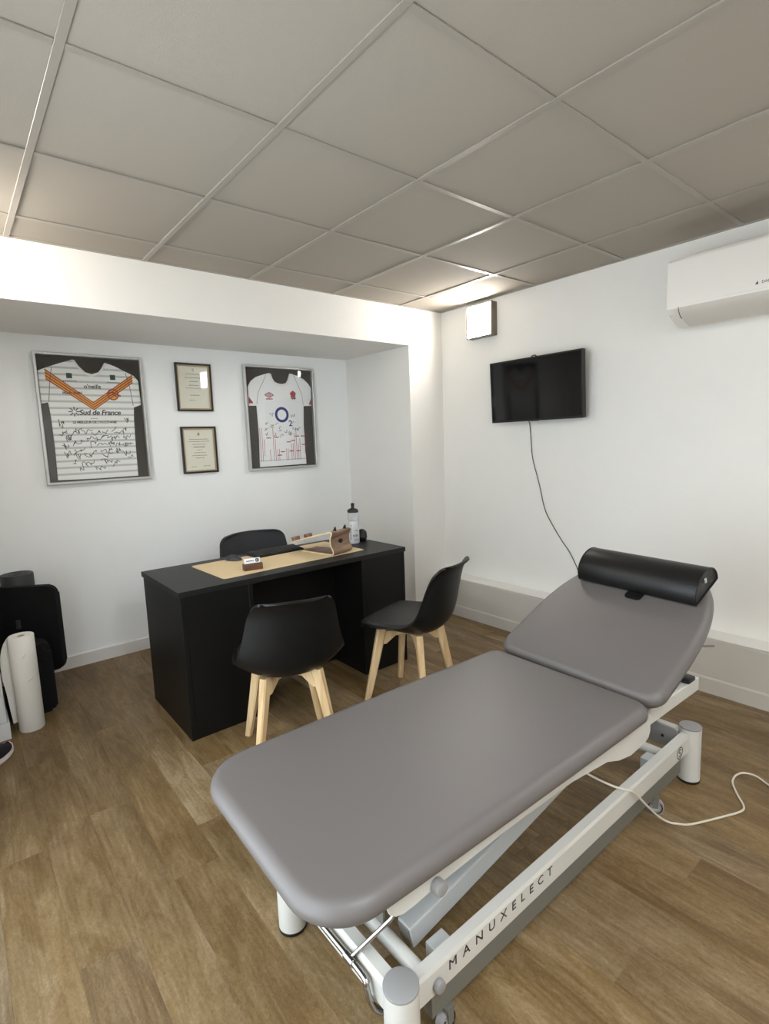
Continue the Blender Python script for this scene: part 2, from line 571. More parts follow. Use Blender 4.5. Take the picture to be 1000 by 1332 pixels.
box(bm, XL, NX, 0, ND, NZ, H + 0.05)
struct('wall_front', bm, M['wall'])
bm = B(); box(bm, XL, 0, ND, ND + 0.12, -0.05, H + 0.05); struct('wall_niche', bm, M['wall_niche'])

# plinth boxed along the foot of the right wall, with a slightly eased top edge
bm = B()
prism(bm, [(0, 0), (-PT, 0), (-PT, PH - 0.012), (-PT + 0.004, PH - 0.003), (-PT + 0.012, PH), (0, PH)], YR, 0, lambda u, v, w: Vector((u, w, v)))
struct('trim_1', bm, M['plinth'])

# pale strip added on the plinth, painting the light its ledge top catches
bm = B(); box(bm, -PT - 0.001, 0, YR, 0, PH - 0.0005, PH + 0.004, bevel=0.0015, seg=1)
struct('ledge_light_strip', bm, M['wall'])

def baseboard(name, a, b_, nrm, m=M['trim']):
    """board from a to b on the floor, growing along nrm, its top edge eased"""
    a, b_, nrm = Vector(a), Vector(b_), Vector(nrm)
    bm = B()
    pr = [(0, 0), (0.013, 0), (0.013, BH - 0.006), (0.008, BH), (0, BH)]
    p0 = [bm.verts.new(a + nrm * u + Vector((0, 0, v))) for u, v in pr]
    p1 = [bm.verts.new(b_ + nrm * u + Vector((0, 0, v))) for u, v in pr]
    bm.faces.new(p0); bm.faces.new(p1[::-1])
    for i in range(len(pr)):
        j = (i + 1) % len(pr)
        bm.faces.new((p0[i], p0[j], p1[j], p1[i]))
    return struct(name, bm, m)

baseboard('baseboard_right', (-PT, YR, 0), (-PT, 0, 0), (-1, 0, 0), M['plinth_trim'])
baseboard('baseboard_niche', (XL, ND, 0), (NX, ND, 0), (0, -1, 0))
baseboard('baseboard_niche_side', (NX, 0.0, 0), (NX, ND - 0.013, 0), (-1, 0, 0))
baseboard('baseboard_front', (NX - 0.013, 0, 0), (-PT - 0.013, 0, 0), (0, -1, 0))
baseboard('baseboard_left', (XL, YR, 0), (XL, ND - 0.013, 0), (1, 0, 0))

# floor: vinyl planks laid towards the niche, every plank its own piece
bm = B(); box(bm, XL, 0, YR, ND, -0.05, -0.006)
floor = struct('floor', bm, M['subfloor'])
rnd = random.Random(7)
PW, PL = 0.150, 1.22
plank_mesh = {}
x = XL + 0.02
row = 0
while x < 0:
    x1 = min(x + PW, 0)
    yend = ND if x < NX - 0.02 else 0.0
    xx1 = x1
    y = YR - rnd.uniform(0.05, PL)
    while y < yend:
        y0, y1 = max(y, YR), min(y + PL, yend)
        if y1 - y0 > 0.01:
            key = (round(xx1 - x, 3), round(y1 - y0, 3))
            if key not in plank_mesh:
                b2 = B()
                g = 0.00015
                w2, l2 = (xx1 - x) / 2, (y1 - y0) / 2
                rings = []
                for dx, z in ((g, -0.006), (g, -0.0004), (g + 0.0007, 0.0)):
                    rings.append([b2.verts.new((sx * (w2 - dx), sy * (l2 - dx), z)) for sx, sy in ((-1, -1), (1, -1), (1, 1), (-1, 1))])
                for ra, rb in zip(rings, rings[1:]):
                    for i in range(4):
                        b2.faces.new((ra[i], ra[(i + 1) % 4], rb[(i + 1) % 4], rb[i]))
                b2.faces.new(rings[-1])
                plank_mesh[key] = finish(b2, 'floor_plank', M['floor'], False)
            o = bpy.data.objects.new('floor_plank', plank_mesh[key])
            COL.objects.link(o)
            o.parent = floor
            o.location = ((x + xx1) / 2, (y0 + y1) / 2, 0)
        y += PL
    x += PW
    row += 1

# ceiling: 600 mm mineral tiles lying in a grid of tee bars
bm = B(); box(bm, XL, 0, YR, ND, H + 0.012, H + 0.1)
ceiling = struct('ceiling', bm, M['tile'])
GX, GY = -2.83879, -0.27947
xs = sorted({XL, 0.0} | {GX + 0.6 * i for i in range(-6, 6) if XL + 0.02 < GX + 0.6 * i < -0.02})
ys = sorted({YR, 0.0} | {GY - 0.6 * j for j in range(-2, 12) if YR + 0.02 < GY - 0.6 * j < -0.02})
FILL_CELLS = ((GX, GY - 0.6 * 8), (GX, GY - 0.6 * 6))   # tiles replaced by unseen glowing panels, added as fill light behind the camera
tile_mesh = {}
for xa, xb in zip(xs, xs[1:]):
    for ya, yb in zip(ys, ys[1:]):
        if any(abs(xa - px) < 0.01 and abs(ya - py) < 0.01 for px, py in FILL_CELLS):
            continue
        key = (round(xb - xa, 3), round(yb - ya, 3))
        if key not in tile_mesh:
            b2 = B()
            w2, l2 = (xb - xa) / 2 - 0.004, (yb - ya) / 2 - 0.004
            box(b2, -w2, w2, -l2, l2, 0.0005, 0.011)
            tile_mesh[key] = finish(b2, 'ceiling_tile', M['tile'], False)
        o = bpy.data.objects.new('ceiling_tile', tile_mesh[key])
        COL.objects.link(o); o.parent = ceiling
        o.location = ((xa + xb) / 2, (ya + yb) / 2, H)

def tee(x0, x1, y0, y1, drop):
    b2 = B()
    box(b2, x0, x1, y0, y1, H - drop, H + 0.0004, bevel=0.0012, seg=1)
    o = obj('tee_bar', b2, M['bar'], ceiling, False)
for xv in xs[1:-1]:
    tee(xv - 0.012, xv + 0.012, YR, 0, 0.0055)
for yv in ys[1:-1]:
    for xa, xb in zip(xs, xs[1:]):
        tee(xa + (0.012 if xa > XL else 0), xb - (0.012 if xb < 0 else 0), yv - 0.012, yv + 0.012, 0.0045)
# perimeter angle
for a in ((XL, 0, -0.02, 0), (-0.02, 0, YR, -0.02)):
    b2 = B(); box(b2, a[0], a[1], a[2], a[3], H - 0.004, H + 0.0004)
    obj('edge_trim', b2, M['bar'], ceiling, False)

# ------------------------------------------------------------------ wall lamps
def wall_lamp(label, loc, rz):
    """square lamp, its back on a wall; local x is out of the wall"""
    t = thing('wall_lamp', label, 'lamp', loc, rz, 'square wall lamps')
    s = 0.1175
    b2 = B()
    prism(b2, rrect(-s, s, -s, s, 0.006, 3), 0.0, 0.046, lambda u, v, w: Vector((w, u, v)))
    obj('housing', b2, M['lamp_frame'], t)
    b2 = B()
    # raised rim around the diffuser
    for (u0, u1, v0, v1) in ((-s, s, s - 0.007, s), (-s, s, -s, -s + 0.007), (-s, -s + 0.007, -s + 0.007, s - 0.007), (s - 0.007, s, -s + 0.007, s - 0.007)):
        box(b2, 0.046, 0.062, u0, u1, v0, v1)
    obj('rim', b2, M['lamp_frame'], t, False)
    b2 = B()
    q = s - 0.008
    box(b2, 0.0465, 0.064, -q, q, -q, q, bevel=0.006, seg=3)
    obj('diffuser', b2, M['lamp_glow'], t)
    return t
wall_lamp('square white lit lamp in a bronze frame above the black television', (0, -0.437, 2.248), PI)
wall_lamp('square white lit lamp high on the left wall beside the niche', (XL, -0.36, 2.26), 0)
wall_lamp('square white lit lamp high on the right wall behind the couch', (0, -3.26, 2.27), PI)

for (px, py), lab in zip(FILL_CELLS, ('added fill light panel in the ceiling grid nearest the rear wall', 'added fill light panel in the ceiling grid farther from the rear wall')):
    t = thing('fill_panel', lab, 'ceiling light', (px + 0.3, py + 0.3, H), 0, 'added fill light panels')
    b2 = B()
    for (u0, u1, v0, v1) in ((-0.287, 0.287, 0.275, 0.287), (-0.287, 0.287, -0.287, -0.275), (-0.287, -0.275, -0.275, 0.275), (0.275, 0.287, -0.275, 0.275)):
        box(b2, u0, u1, v0, v1, -0.001, 0.010)
    obj('frame', b2, M['trim'], t, False)
    b2 = B(); box(b2, -0.275, 0.275, -0.275, 0.275, 0.002, 0.008)
    obj('diffuser', b2, M['fill_glow'], t, False)

# ------------------------------------------------------------------ air conditioner
t = thing('air_conditioner', 'long white wall air conditioner under the ceiling on the right wall', 'air conditioner', (0, -2.235, 2.115))
L2 = 0.41
prof = [(0, 0.145), (-0.205, 0.145), (-0.232, 0.137), (-0.242, 0.118), (-0.243, -0.095), (-0.236, -0.108), (-0.19, -0.130), (-0.10, -0.165), (-0.05, -0.175), (0, -0.165)]
def ext_y(bm, pr, y0, y1, bev=0.0):
    prism(bm, pr, y0, y1, lambda u, v, w: Vector((u, w, v)))
    if bev:
        ed = [e for e in bm.edges if abs(e.verts[0].co.y - e.verts[1].co.y) < 1e-6]
        bmesh.ops.bevel(bm, geom=ed, offset=bev, segments=2, affect='EDGES')
b2 = B(); ext_y(b2, prof, -L2, L2, 0.008)
obj('casing', b2, M['ac_white'], t)
b2 = B()
ext_y(b2, [(-0.2475, 0.122), (-0.243, 0.122), (-0.243, -0.092), (-0.2475, -0.092)], -L2 + 0.006, L2 - 0.006, 0.002)
obj('front_panel', b2, M['ac_white'], t)
b2 = B()
ext_y(b2, [(-0.2445, -0.101), (-0.238, -0.118), (-0.222, -0.136), (-0.195, -0.150), (-0.150, -0.166), (-0.095, -0.178), (-0.09, -0.170), (-0.15, -0.155), (-0.19, -0.138), (-0.215, -0.125), (-0.233, -0.101)], -L2 + 0.062, L2 - 0.062, 0.0)
obj('vane', b2, M['ac_vane'], t)
b2 = B()
for s in (-1, 1):
    ya = s * (L2 - 0.0605)
    ext_y(b2, [(-0.2449, -0.099), (-0.2385, -0.119), (-0.2225, -0.137), (-0.20, -0.1495), (-0.19, -0.14), (-0.213, -0.125), (-0.236, -0.099)], min(ya, ya - s * 0.003), max(ya, ya - s * 0.003))
    obj('vane_gap', b2, M['ink'], t, False)
    b2 = B()
b2 = text_bm('DAIKIN', 0.017, fx, 0.2478, 0.0006, offset=0.0002)
for v in b2.verts: v.co += Vector((0, -0.005, -0.068))
o = obj('lettering', b2, M['grey_ink'], t, False); o['label'] = 'small grey logo lettering'
b2 = B()
prism(b2, [(-0.020, -0.069), (-0.008, -0.069), (-0.010, -0.055)], 0.2478, 0.2484, lambda u, v, w: Vector((-w, -u, v)))
o = obj('logo', b2, M['ink'], t, False); o['label'] = 'small dark triangular logo'

# ------------------------------------------------------------------ television and its cord
t = thing('television', 'black flat television with a glossy dark screen on the right wall', 'television', (-0.082, -0.934, 1.712), 0)
TW, TH = 0.3560, 0.2085
tilt = Matrix.Rotation(math.radians(-3.0), 4, 'Y')
b2 = B()
prism(b2, rrect(-TW, TW, -TH, TH, 0.004, 3), -0.012, 0.018, fx)
b2.transform(tilt)
obj('body', b2, M['black_plastic'], t)
b2 = B()
for (u0, u1, v0, v1) in ((-TW, TW, TH - 0.009, TH), (-TW, TW, -TH, -TH + 0.014), (-TW, -TW + 0.009, -TH + 0.014, TH - 0.009), (TW - 0.009, TW, -TH + 0.014, TH - 0.009)):
    prism(b2, [(u0, v0), (u1, v0), (u1, v1), (u0, v1)], 0.018, 0.0215, fx)
b2.transform(tilt)
obj('bezel', b2, M['black_plastic'], t, False)
b2 = B(); prism(b2, [(-TW + 0.009, -TH + 0.014), (TW - 0.009, -TH + 0.014), (TW - 0.009, TH - 0.009), (-TW + 0.009, TH - 0.009)], 0.0182, 0.0192, fx)
b2.transform(tilt)
obj('screen', b2, M['screen'], t, False)
b2 = B(); box(b2, -0.0, 0.081, -0.10, 0.10, -0.10, 0.10, bevel=0.004)
obj('wall_bracket', b2, M['black_plastic'], t)
b2 = B(); prism(b2, rrect(-0.025, 0.025, -TH - 0.004, -TH + 0.004, 0.003, 3), 0.004, 0.02, fx); b2.transform(tilt)
obj('sensor', b2, M['grey_cap'], t)
b2 = B(); tube(b2, smooth_path([(-0.080, -0.90, TH + 1.708), (-0.083, -0.91, TH + 1.720), (-0.085, -0.935, TH + 1.721), (-0.083, -0.95, TH + 1.708)], 4), 0.004, 8)
obj('top_clip', b2, M['black_plastic'], t, world=True)
b2 = B()
tube(b2, smooth_path([(-0.06, -0.850, 1.525), (-0.02, -0.845, 1.49), (-0.006, -0.847, 1.386), (-0.005, -0.853, 1.30), (-0.006, -0.866, 1.227), (-0.005, -0.905, 1.10), (-0.005, -0.929, 1.014), (-0.006, -0.950, 0.93), (-0.005, -0.985, 0.847),
                      (-0.006, -1.082, 0.707), (-0.006, -1.150, 0.625), (-0.006, -1.195, 0.55), (-0.007, -1.222, 0.49), (-0.010, -1.235, 0.40), (-0.02, -1.24, 0.314)], 6), 0.0032, 8)
o = obj('cord', b2, M['cord_grey'], t, world=True); o['label'] = 'thin grey cord'

# ------------------------------------------------------------------ framed jerseys and certificates on the niche wall
def bar_frame(bm, hw, hh, wd, d0, d1, ch=0.003):
    """mitred picture frame, outer half size hw x hh, face width wd, from depth d0 to d1"""
    prof = [(0, d0), (0, d1 - ch), (ch, d1), (wd - ch, d1), (wd, d1 - ch), (wd, d0)]
    rings = []
    for ins, w in prof:
        rings.append([bm.verts.new(fy(sx * (hw - ins), sy * (hh - ins), w)) for sx, sy in ((-1, -1), (1, -1), (1, 1), (-1, 1))])
    m = len(rings)
    for k in range(m):
        a, b_ = rings[k], rings[(k + 1) % m]
        for i in range(4):
            bm.faces.new((a[i], a[(i + 1) % 4], b_[(i + 1) % 4], b_[i]))

def cloth(bm, pts, w0, thick, sub=3):
    """flat garment: outline smoothed a little, puffed face"""
    prism(bm, pts, w0, w0 + thick, fy)
    ed = [e for e in bm.edges if abs(e.verts[0].co.y + w0 + thick) < 1e-6 and abs(e.verts[1].co.y + w0 + thick) < 1e-6]
    bmesh.ops.bevel(bm, geom=ed, offset=0.003, segments=2, affect='EDGES')

def stroke(bm, pts, wd, w0, w1, f=fy):
    """flat ribbon along a 2D polyline"""
    n = len(pts)
    L, R = [], []
    for i, p in enumerate(pts):
        a = pts[max(i - 1, 0)]; c = pts[min(i + 1, n - 1)]
        dx, dy = c[0] - a[0], c[1] - a[1]
        l = math.hypot(dx, dy) or 1
        nx, ny = -dy / l * wd / 2, dx / l * wd / 2
        L.append((p[0] + nx, p[1] + ny)); R.append((p[0] - nx, p[1] - ny))
    vl = [bm.verts.new(f(u, v, w1)) for u, v in L]; vr = [bm.verts.new(f(u, v, w1)) for u, v in R]
    bl = [bm.verts.new(f(u, v, w0)) for u, v in L]; br = [bm.verts.new(f(u, v, w0)) for u, v in R]
    for i in range(n - 1):
        bm.faces.new((vl[i], vr[i], vr[i + 1], vl[i + 1]))
        bm.faces.new((vl[i], vl[i + 1], bl[i + 1], bl[i]))
        bm.faces.new((vr[i], br[i], br[i + 1], vr[i + 1]))

def signature(bm, cx, cy, w, h, r, w0, ang=0.25, wd=0.0022):
    n = r.randint(7, 12)
    pts = []
    for i in range(n):
        t_ = i / (n - 1)
        u = (t_ - 0.5) * w + r.uniform(-0.18, 0.18) * w
        v = r.uniform(-0.5, 0.5) * h * (1.0 - 0.45 * t_)
        pts.append((cx + u * math.cos(ang) - v * math.sin(ang), cy + u * math.sin(ang) + v * math.cos(ang)))
    sp = [(p.x, p.y) for p in smooth_path([(a, b_, 0) for a, b_ in pts], 3)]
    stroke(bm, sp, wd, w0, w0 + 0.0005)

def disc(bm, cx, cy, r0, r1, w0, w1, n=28, f=fy, sx=1.0):
    """ring (or disc when r0 is 0)"""
    if r0 <= 0:
        prism(bm, [(cx + sx * r1 * math.cos(2 * PI * i / n), cy + r1 * math.sin(2 * PI * i / n)) for i in range(n)], w0, w1, f)
        return
    ro = [[bm.verts.new(f(cx + sx * rr * math.cos(2 * PI * i / n), cy + rr * math.sin(2 * PI * i / n), w)) for i in range(n)]
          for rr, w in ((r0, w0), (r0, w1), (r1, w1), (r1, w0))]
    for a, b_ in zip(ro, ro[1:]):
        for i in range(n):
            bm.faces.new((a[i], a[(i + 1) % n], b_[(i + 1) % n], b_[i]))

def jersey_case(label, cx, cz):
    t = thing('framed_jersey', label, 'framed jersey', (cx, ND, cz))
    b2 = B(); bar_frame(b2, 0.312, 0.407, 0.017, 0.0, 0.034)
    obj('frame', b2, M['alu'], t, False)
    b2 = B(); prism(b2, [(-0.297, -0.392), (0.297, -0.392), (0.297, 0.392), (-0.297, 0.392)], 0.0, 0.006, fy)
    obj('backing_board', b2, M['charcoal_board'], t, False)
    b2 = B(); prism(b2, [(-0.2955, -0.3905), (0.2955, -0.3905), (0.2955, 0.3905), (-0.2955, 0.3905)], 0.0275, 0.0295, fy)
    obj('glass', b2, M['glass'], t, False)
    return t

t1 = jersey_case('framed white and grey striped jersey with orange chevron, nearest the left', -2.384, 1.610)
W0, WT = 0.0065, 0.010
WS = W0 + WT
j_out = [(-0.290, 0.294), (-0.245, 0.314), (-0.17, 0.345), (-0.095, 0.372), (-0.068, 0.33), (-0.033, 0.293), (0.004, 0.283), (0.044, 0.297), (0.07, 0.332), (0.090, 0.364), (0.145, 0.343), (0.258, 0.287), (0.282, 0.256),
         (0.287, 0.097), (0.241, 0.079), (0.236, 0.09), (0.232, 0.001), (0.227, -0.192), (0.226, -0.382), (-0.038, -0.384), (-0.249, -0.379), (-0.245, -0.176), (-0.247, 0.001), (-0.251, 0.112), (-0.255, 0.104), (-0.290, 0.096)]
b2 = B(); cloth(b2, j_out[::-1], W0, WT)
jersey = obj('jersey', b2, M['jersey1'], t1)
def sub(name, bm, m, lab=None, parent=None):
    o = obj(name, bm, m, parent if parent is not None else jersey, False)
    if lab: o['label'] = lab
    return o
# neck band
b2 = B(); stroke(b2, [(-0.093, 0.366), (-0.068, 0.325), (-0.033, 0.287), (0.004, 0.276), (0.044, 0.290), (0.068, 0.322), (0.088, 0.357)], 0.012, WS - 0.001, WS + 0.002)
sub('neck_band', b2, M['white_print'], 'plain white neck band')
# shadow seams of the sleeves
b2 = B()
stroke(b2, [(-0.215, 0.318), (-0.232, 0.24), (-0.243, 0.16), (-0.250, 0.108)], 0.004, WS - 0.0005, WS + 0.001)
sub('sleeve_seam', b2, M['grey_ink'], 'grey sleeve seam'); b2 = B()
stroke(b2, [(0.205, 0.305), (0.222, 0.23), (0.230, 0.16), (0.236, 0.09)], 0.004, WS - 0.0005, WS + 0.001)
sub('sleeve_seam', b2, M['grey_ink'], 'grey sleeve seam')
# chevron of orange with maroon pinstripes
def chev_line(k):      # k 0..1 across the band
    lo = (-0.2535 + 0.0 * k, 0.243 + 0.065 * k)
    ap = (-0.004, 0.058 + 0.052 * k)
    ro_ = (0.246, 0.240 + 0.054 * k)
    return [lo, ap, ro_]
b2 = B()
a = chev_line(0); c = chev_line(1)
for i in range(2):
    prism(b2, [a[i], a[i + 1], c[i + 1], c[i]], WS - 0.001, WS + 0.0006, fy)
sub('chevron', b2, M['orange'], 'orange V chevron across the chest')
b2 = B()
for k in (0.06, 0.35, 0.65, 0.94):
    stroke(b2, chev_line(k), 0.0065, WS, WS + 0.0011)
sub('pinstripe', b2, M['maroon'], 'maroon pinstripes of the chevron')
for x0 in (-0.141, 0.109):
    b2 = B(); prism(b2, [(x0, 0.255), (x0 + 0.032, 0.255), (x0 + 0.032, 0.287), (x0, 0.287)], WS - 0.0005, WS + 0.0007, fy)
    sub('badge', b2, M['green_print'], 'small dark green square badge')
    b2 = B()
    for q in range(7):
        box(b2, x0 - 0.022 + q * 0.0115, x0 - 0.022 + q * 0.0115 + 0.008, -WS - 0.0006, -WS + 0.0003, 0.234, 0.241)
    sub('badge_caption', b2, M['grey_ink'])
def word(s, u, v, size, lab, align='CENTER', m='ink', off=0.0, shear=0.0, sp=1.0, parent=None, ws=None):
    bm_ = text_bm(s, size, fy, ws if ws is not None else WS - 0.0002, 0.0009, align, off, shear, sp)
    for vv in bm_.verts: vv.co += fy(u, v, 0)
    return sub('lettering', bm_, M[m], lab, parent)
word("o'neills", 0.0, 0.196, 0.036, "black lettering o'neills", off=0.0008)
word('PERPI', -0.172, 0.155, 0.022, 'black lettering PERPI', align='LEFT', off=0.0007)
word('NAN', -0.112, 0.158, 0.022, 'black lettering NAN', align='LEFT', off=0.0007)
word('Sud de France', 0.030, 0.028, 0.046, 'black script lettering Sud de France', off=0.0010, shear=0.22, sp=0.93)
word("LE MEILLEUR DE L'OCCITANIE", -0.005, -0.0255, 0.0205, "black lettering LE MEILLEUR DE L'OCCITANIE", off=0.0006, sp=0.93)
b2 = B(); box(b2, -0.03, 0.012, -WS - 0.0006, -WS + 0.0003, 0.0035, 0.0065)
sub('rule', b2, M['grey_ink'])
b2 = B()
for q in range(8):
    an = 2 * PI * q / 8
    stroke(b2, [(-0.118 + 0.010 * math.cos(an), 0.048 + 0.010 * math.sin(an)), (-0.118 + 0.033 * math.cos(an), 0.048 + 0.031 * math.sin(an))], 0.0055, WS - 0.0005, WS + 0.0009)
sub('star', b2, M['ink'], 'black eight rayed star')
# red winged crest on the right breast
b2 = B()
disc(b2, 0.117, 0.160, 0.030, 0.037, WS, WS + 0.0016, f=fy, sx=0.95)
stroke(b2, [(0.090, 0.168), (0.115, 0.175), (0.140, 0.163), (0.163, 0.150)], 0.010, WS, WS + 0.0014)
stroke(b2, [(0.092, 0.152), (0.118, 0.160), (0.140, 0.148)], 0.008, WS, WS + 0.0014)
sub('crest', b2, M['maroon'], 'maroon oval crest')
b2 = B(); disc(b2, 0.117, 0.160, 0, 0.030, WS - 0.0004, WS + 0.0010, f=fy, sx=0.95)
sub('crest_ground', b2, M['orange'], 'orange ground of the crest')
rs_ = random.Random(21)
for (u, v, w_, h_) in [(-0.195, -0.03, 0.03, 0.05), (0.19, -0.005, 0.022, 0.04), (-0.19, -0.085, 0.05, 0.03), (-0.13, -0.09, 0.07, 0.035), (-0.11, -0.065, 0.05, 0.025), (-0.055, -0.078, 0.05, 0.035), (0.0, -0.082, 0.05, 0.035),
                     (0.05, -0.08, 0.04, 0.04), (0.10, -0.062, 0.05, 0.02), (0.125, -0.085, 0.05, 0.025), (0.165, -0.073, 0.04, 0.04), (-0.165, -0.12, 0.03, 0.055), (-0.115, -0.145, 0.07, 0.03), (-0.045, -0.122, 0.06, 0.03),
                     (0.03, -0.118, 0.09, 0.028), (0.105, -0.12, 0.05, 0.035), (0.175, -0.115, 0.045, 0.035), (-0.185, -0.165, 0.03, 0.05), (-0.03, -0.165, 0.05, 0.045), (0.03, -0.16, 0.07, 0.028), (0.08, -0.155, 0.03, 0.035),
                     (0.125, -0.163, 0.045, 0.03), (0.165, -0.165, 0.03, 0.03), (0.195, -0.163, 0.03, 0.025), (-0.115, -0.195, 0.07, 0.03), (-0.175, -0.215, 0.035, 0.06), (0.055, -0.20, 0.075, 0.028), (0.12, -0.205, 0.03, 0.05),
                     (-0.12, -0.235, 0.03, 0.05), (-0.045, -0.225, 0.075, 0.035), (0.05, -0.235, 0.055, 0.04), (0.165, -0.225, 0.045, 0.05), (0.19, -0.245, 0.03, 0.02), (-0.145, -0.27, 0.03, 0.03), (-0.055, -0.28, 0.055, 0.03),
                     (0.045, -0.275, 0.06, 0.035), (0.095, -0.285, 0.04, 0.04), (-0.11, -0.30, 0.06, 0.06), (0.0, -0.315, 0.06, 0.045)]:
    b2 = B(); signature(b2, u, v, w_, h_ * 1.25, rs_, WS, rs_.uniform(0.1, 0.5), 0.0036)
    sub('signature', b2, M['ink'])

t2 = jersey_case('framed white jersey with blue ring, red rose and red line pattern', -1.028, 1.615)
j_out2 = [(-0.277, 0.242), (-0.25, 0.285), (-0.205, 0.318), (-0.15, 0.337), (-0.089, 0.355), (-0.075, 0.315), (-0.055, 0.288), (-0.015, 0.272), (0.02, 0.270), (0.055, 0.278), (0.079, 0.309), (0.101, 0.360), (0.16, 0.345), (0.225, 0.318), (0.265, 0.285), (0.289, 0.25),
          (0.285, 0.105), (0.212, 0.101), (0.206, 0.12), (0.200, -0.054), (0.208, -0.378), (-0.217, -0.382), (-0.209, -0.155), (-0.213, 0.115), (-0.218, 0.098), (-0.279, 0.097)]
b2 = B(); cloth(b2, j_out2[::-1], W0, WT)
jersey = obj('jersey', b2, M['jersey2'], t2)
b2 = B(); stroke(b2, [(-0.084, 0.350), (-0.07, 0.308), (-0.05, 0.280), (-0.015, 0.264), (0.02, 0.262), (0.055, 0.270), (0.075, 0.300), (0.096, 0.354)], 0.014, WS - 0.001, WS + 0.002)
sub('neck_band', b2, M['white_print'])
b2 = B()
stroke(b2, [(-0.120, 0.335), (-0.15, 0.28), (-0.195, 0.20), (-0.213, 0.11)], 0.003, WS - 0.0005, WS + 0.0008)
sub('seam', b2, M['grey_ink'], 'thin grey seam'); b2 = B()
stroke(b2, [(0.130, 0.345), (0.16, 0.28), (0.195, 0.20), (0.207, 0.11)], 0.003, WS - 0.0005, WS + 0.0008)
sub('seam', b2, M['grey_ink'], 'thin grey seam'); b2 = B()
stroke(b2, [(-0.216, -0.335), (0.205, -0.332)], 0.003, WS - 0.0005, WS + 0.0008)
sub('seam', b2, M['grey_ink'], 'thin grey seam')
for pts in ([(-0.277, 0.165), (-0.245, 0.125), (-0.245, 0.115), (-0.278, 0.115)], [(0.285, 0.165), (0.262, 0.12), (0.262, 0.112), (0.285, 0.112)]):
    b2 = B(); prism(b2, pts, WS - 0.001, WS + 0.0008, fy)
    sub('cuff_patch', b2, M['red_print'], 'small red patch at the cuff')
# double diamond maker's mark with its word
b2 = B()
def diamond(bm, cx, cy, a, b_, ww):
    stroke(bm, [(cx - a, cy), (cx, cy + b_)], ww, WS, WS + 0.0009); stroke(bm, [(cx, cy + b_), (cx + a, cy)], ww, WS, WS + 0.0009)
    stroke(bm, [(cx + a, cy), (cx, cy - b_)], ww, WS, WS + 0.0009); stroke(bm, [(cx, cy - b_), (cx - a, cy)], ww, WS, WS + 0.0009)
diamond(b2, -0.102, 0.183, 0.038, 0.019, 0.007)
diamond(b2, -0.102, 0.183, 0.015, 0.007, 0.005)
sub('emblem', b2, M['red_print'], 'red double diamond emblem')
word('umbro', -0.102, 0.146, 0.022, 'red lettering umbro', m='red_print', off=0.0007)
# red rose with a stem
b2 = B()
for q in range(5):
    an = PI / 2 + 2 * PI * q / 5
    disc(b2, 0.113 + 0.015 * math.cos(an), 0.193 + 0.017 * math.sin(an), 0, 0.013, WS, WS + 0.0010 + 0.0001 * q, 12)
disc(b2, 0.113, 0.193, 0, 0.010, WS, WS + 0.0018, 12)
sub('rose', b2, M['red_print'], 'red rose emblem')
b2 = B()
stroke(b2, [(0.113, 0.180), (0.112, 0.168), (0.110, 0.160), (0.104, 0.150)], 0.005, WS, WS + 0.0009)
sub('rose_stem', b2, M['ink'], 'dark stem of the rose')
for lf in ([(0.112, 0.160), (0.134, 0.170), (0.138, 0.160), (0.122, 0.152)], [(0.110, 0.160), (0.092, 0.168), (0.090, 0.158)]):
    b2 = B(); prism(b2, lf, WS, WS + 0.0010, fy)
    sub('rose_leaf', b2, M['ink'], 'dark leaf of the rose')
b2 = B(); disc(b2, 0.001, 0.029, 0.041, 0.062, WS, WS + 0.0012, 40)
sub('ring', b2, M['navy'], 'bold navy blue ring')
word('2', 0.076, -0.062, 0.066, 'navy figure 2', m='navy', off=0.0012)
rs_ = random.Random(5)
hatch = []
for q in range(26):
    u = -0.203 + q * 0.0162
    if rs_.random() < 0.22: continue
    top = -0.335 + rs_.choice((0.05, 0.09, 0.13, 0.17, 0.21, 0.26))
    bot = -0.338 if rs_.random() < 0.75 else -0.338 + rs_.uniform(0.02, 0.10)
    if top - bot < 0.02: continue
    b2 = B(); stroke(b2, [(u, bot), (u + 0.001, top)], 0.0032, WS, WS + 0.0008)
    sub('red_line', b2, M['red_print'])
for (u, v) in ((-0.13, -0.155), (-0.06, -0.150), (0.13, -0.145), (0.185, -0.145), (0.05, -0.19), (0.09, -0.18), (-0.01, -0.268), (0.07, -0.265), (0.135, -0.265), (0.19, -0.215), (-0.04, -0.295)):
    b2 = B(); stroke(b2, [(u - 0.020, v), (u + 0.020, v)], 0.0075, WS, WS + 0.0009)
    sub('red_bar', b2, M['red_print'])
for (u, v, w_, h_) in [(-0.085, 0.03, 0.03, 0.05), (0.105, 0.02, 0.035, 0.04), (-0.14, -0.04, 0.03, 0.02), (-0.09, -0.065, 0.03, 0.05), (-0.145, -0.085, 0.03, 0.03), (-0.05, -0.045, 0.03, 0.02), (-0.02, -0.085, 0.04, 0.06), (0.03, -0.10, 0.035, 0.035),
                     (-0.01, -0.14, 0.04, 0.035), (0.065, -0.125, 0.03, 0.05), (0.115, -0.085, 0.03, 0.04), (0.15, -0.085, 0.03, 0.035), (-0.145, -0.125, 0.025, 0.03), (-0.075, -0.135, 0.03, 0.05), (0.10, -0.03, 0.025, 0.02)]:
    b2 = B(); signature(b2, u, v, w_, h_, rs_, WS, rs_.uniform(0.2, 0.9), 0.0024)
    sub('signature', b2, M['ink'])

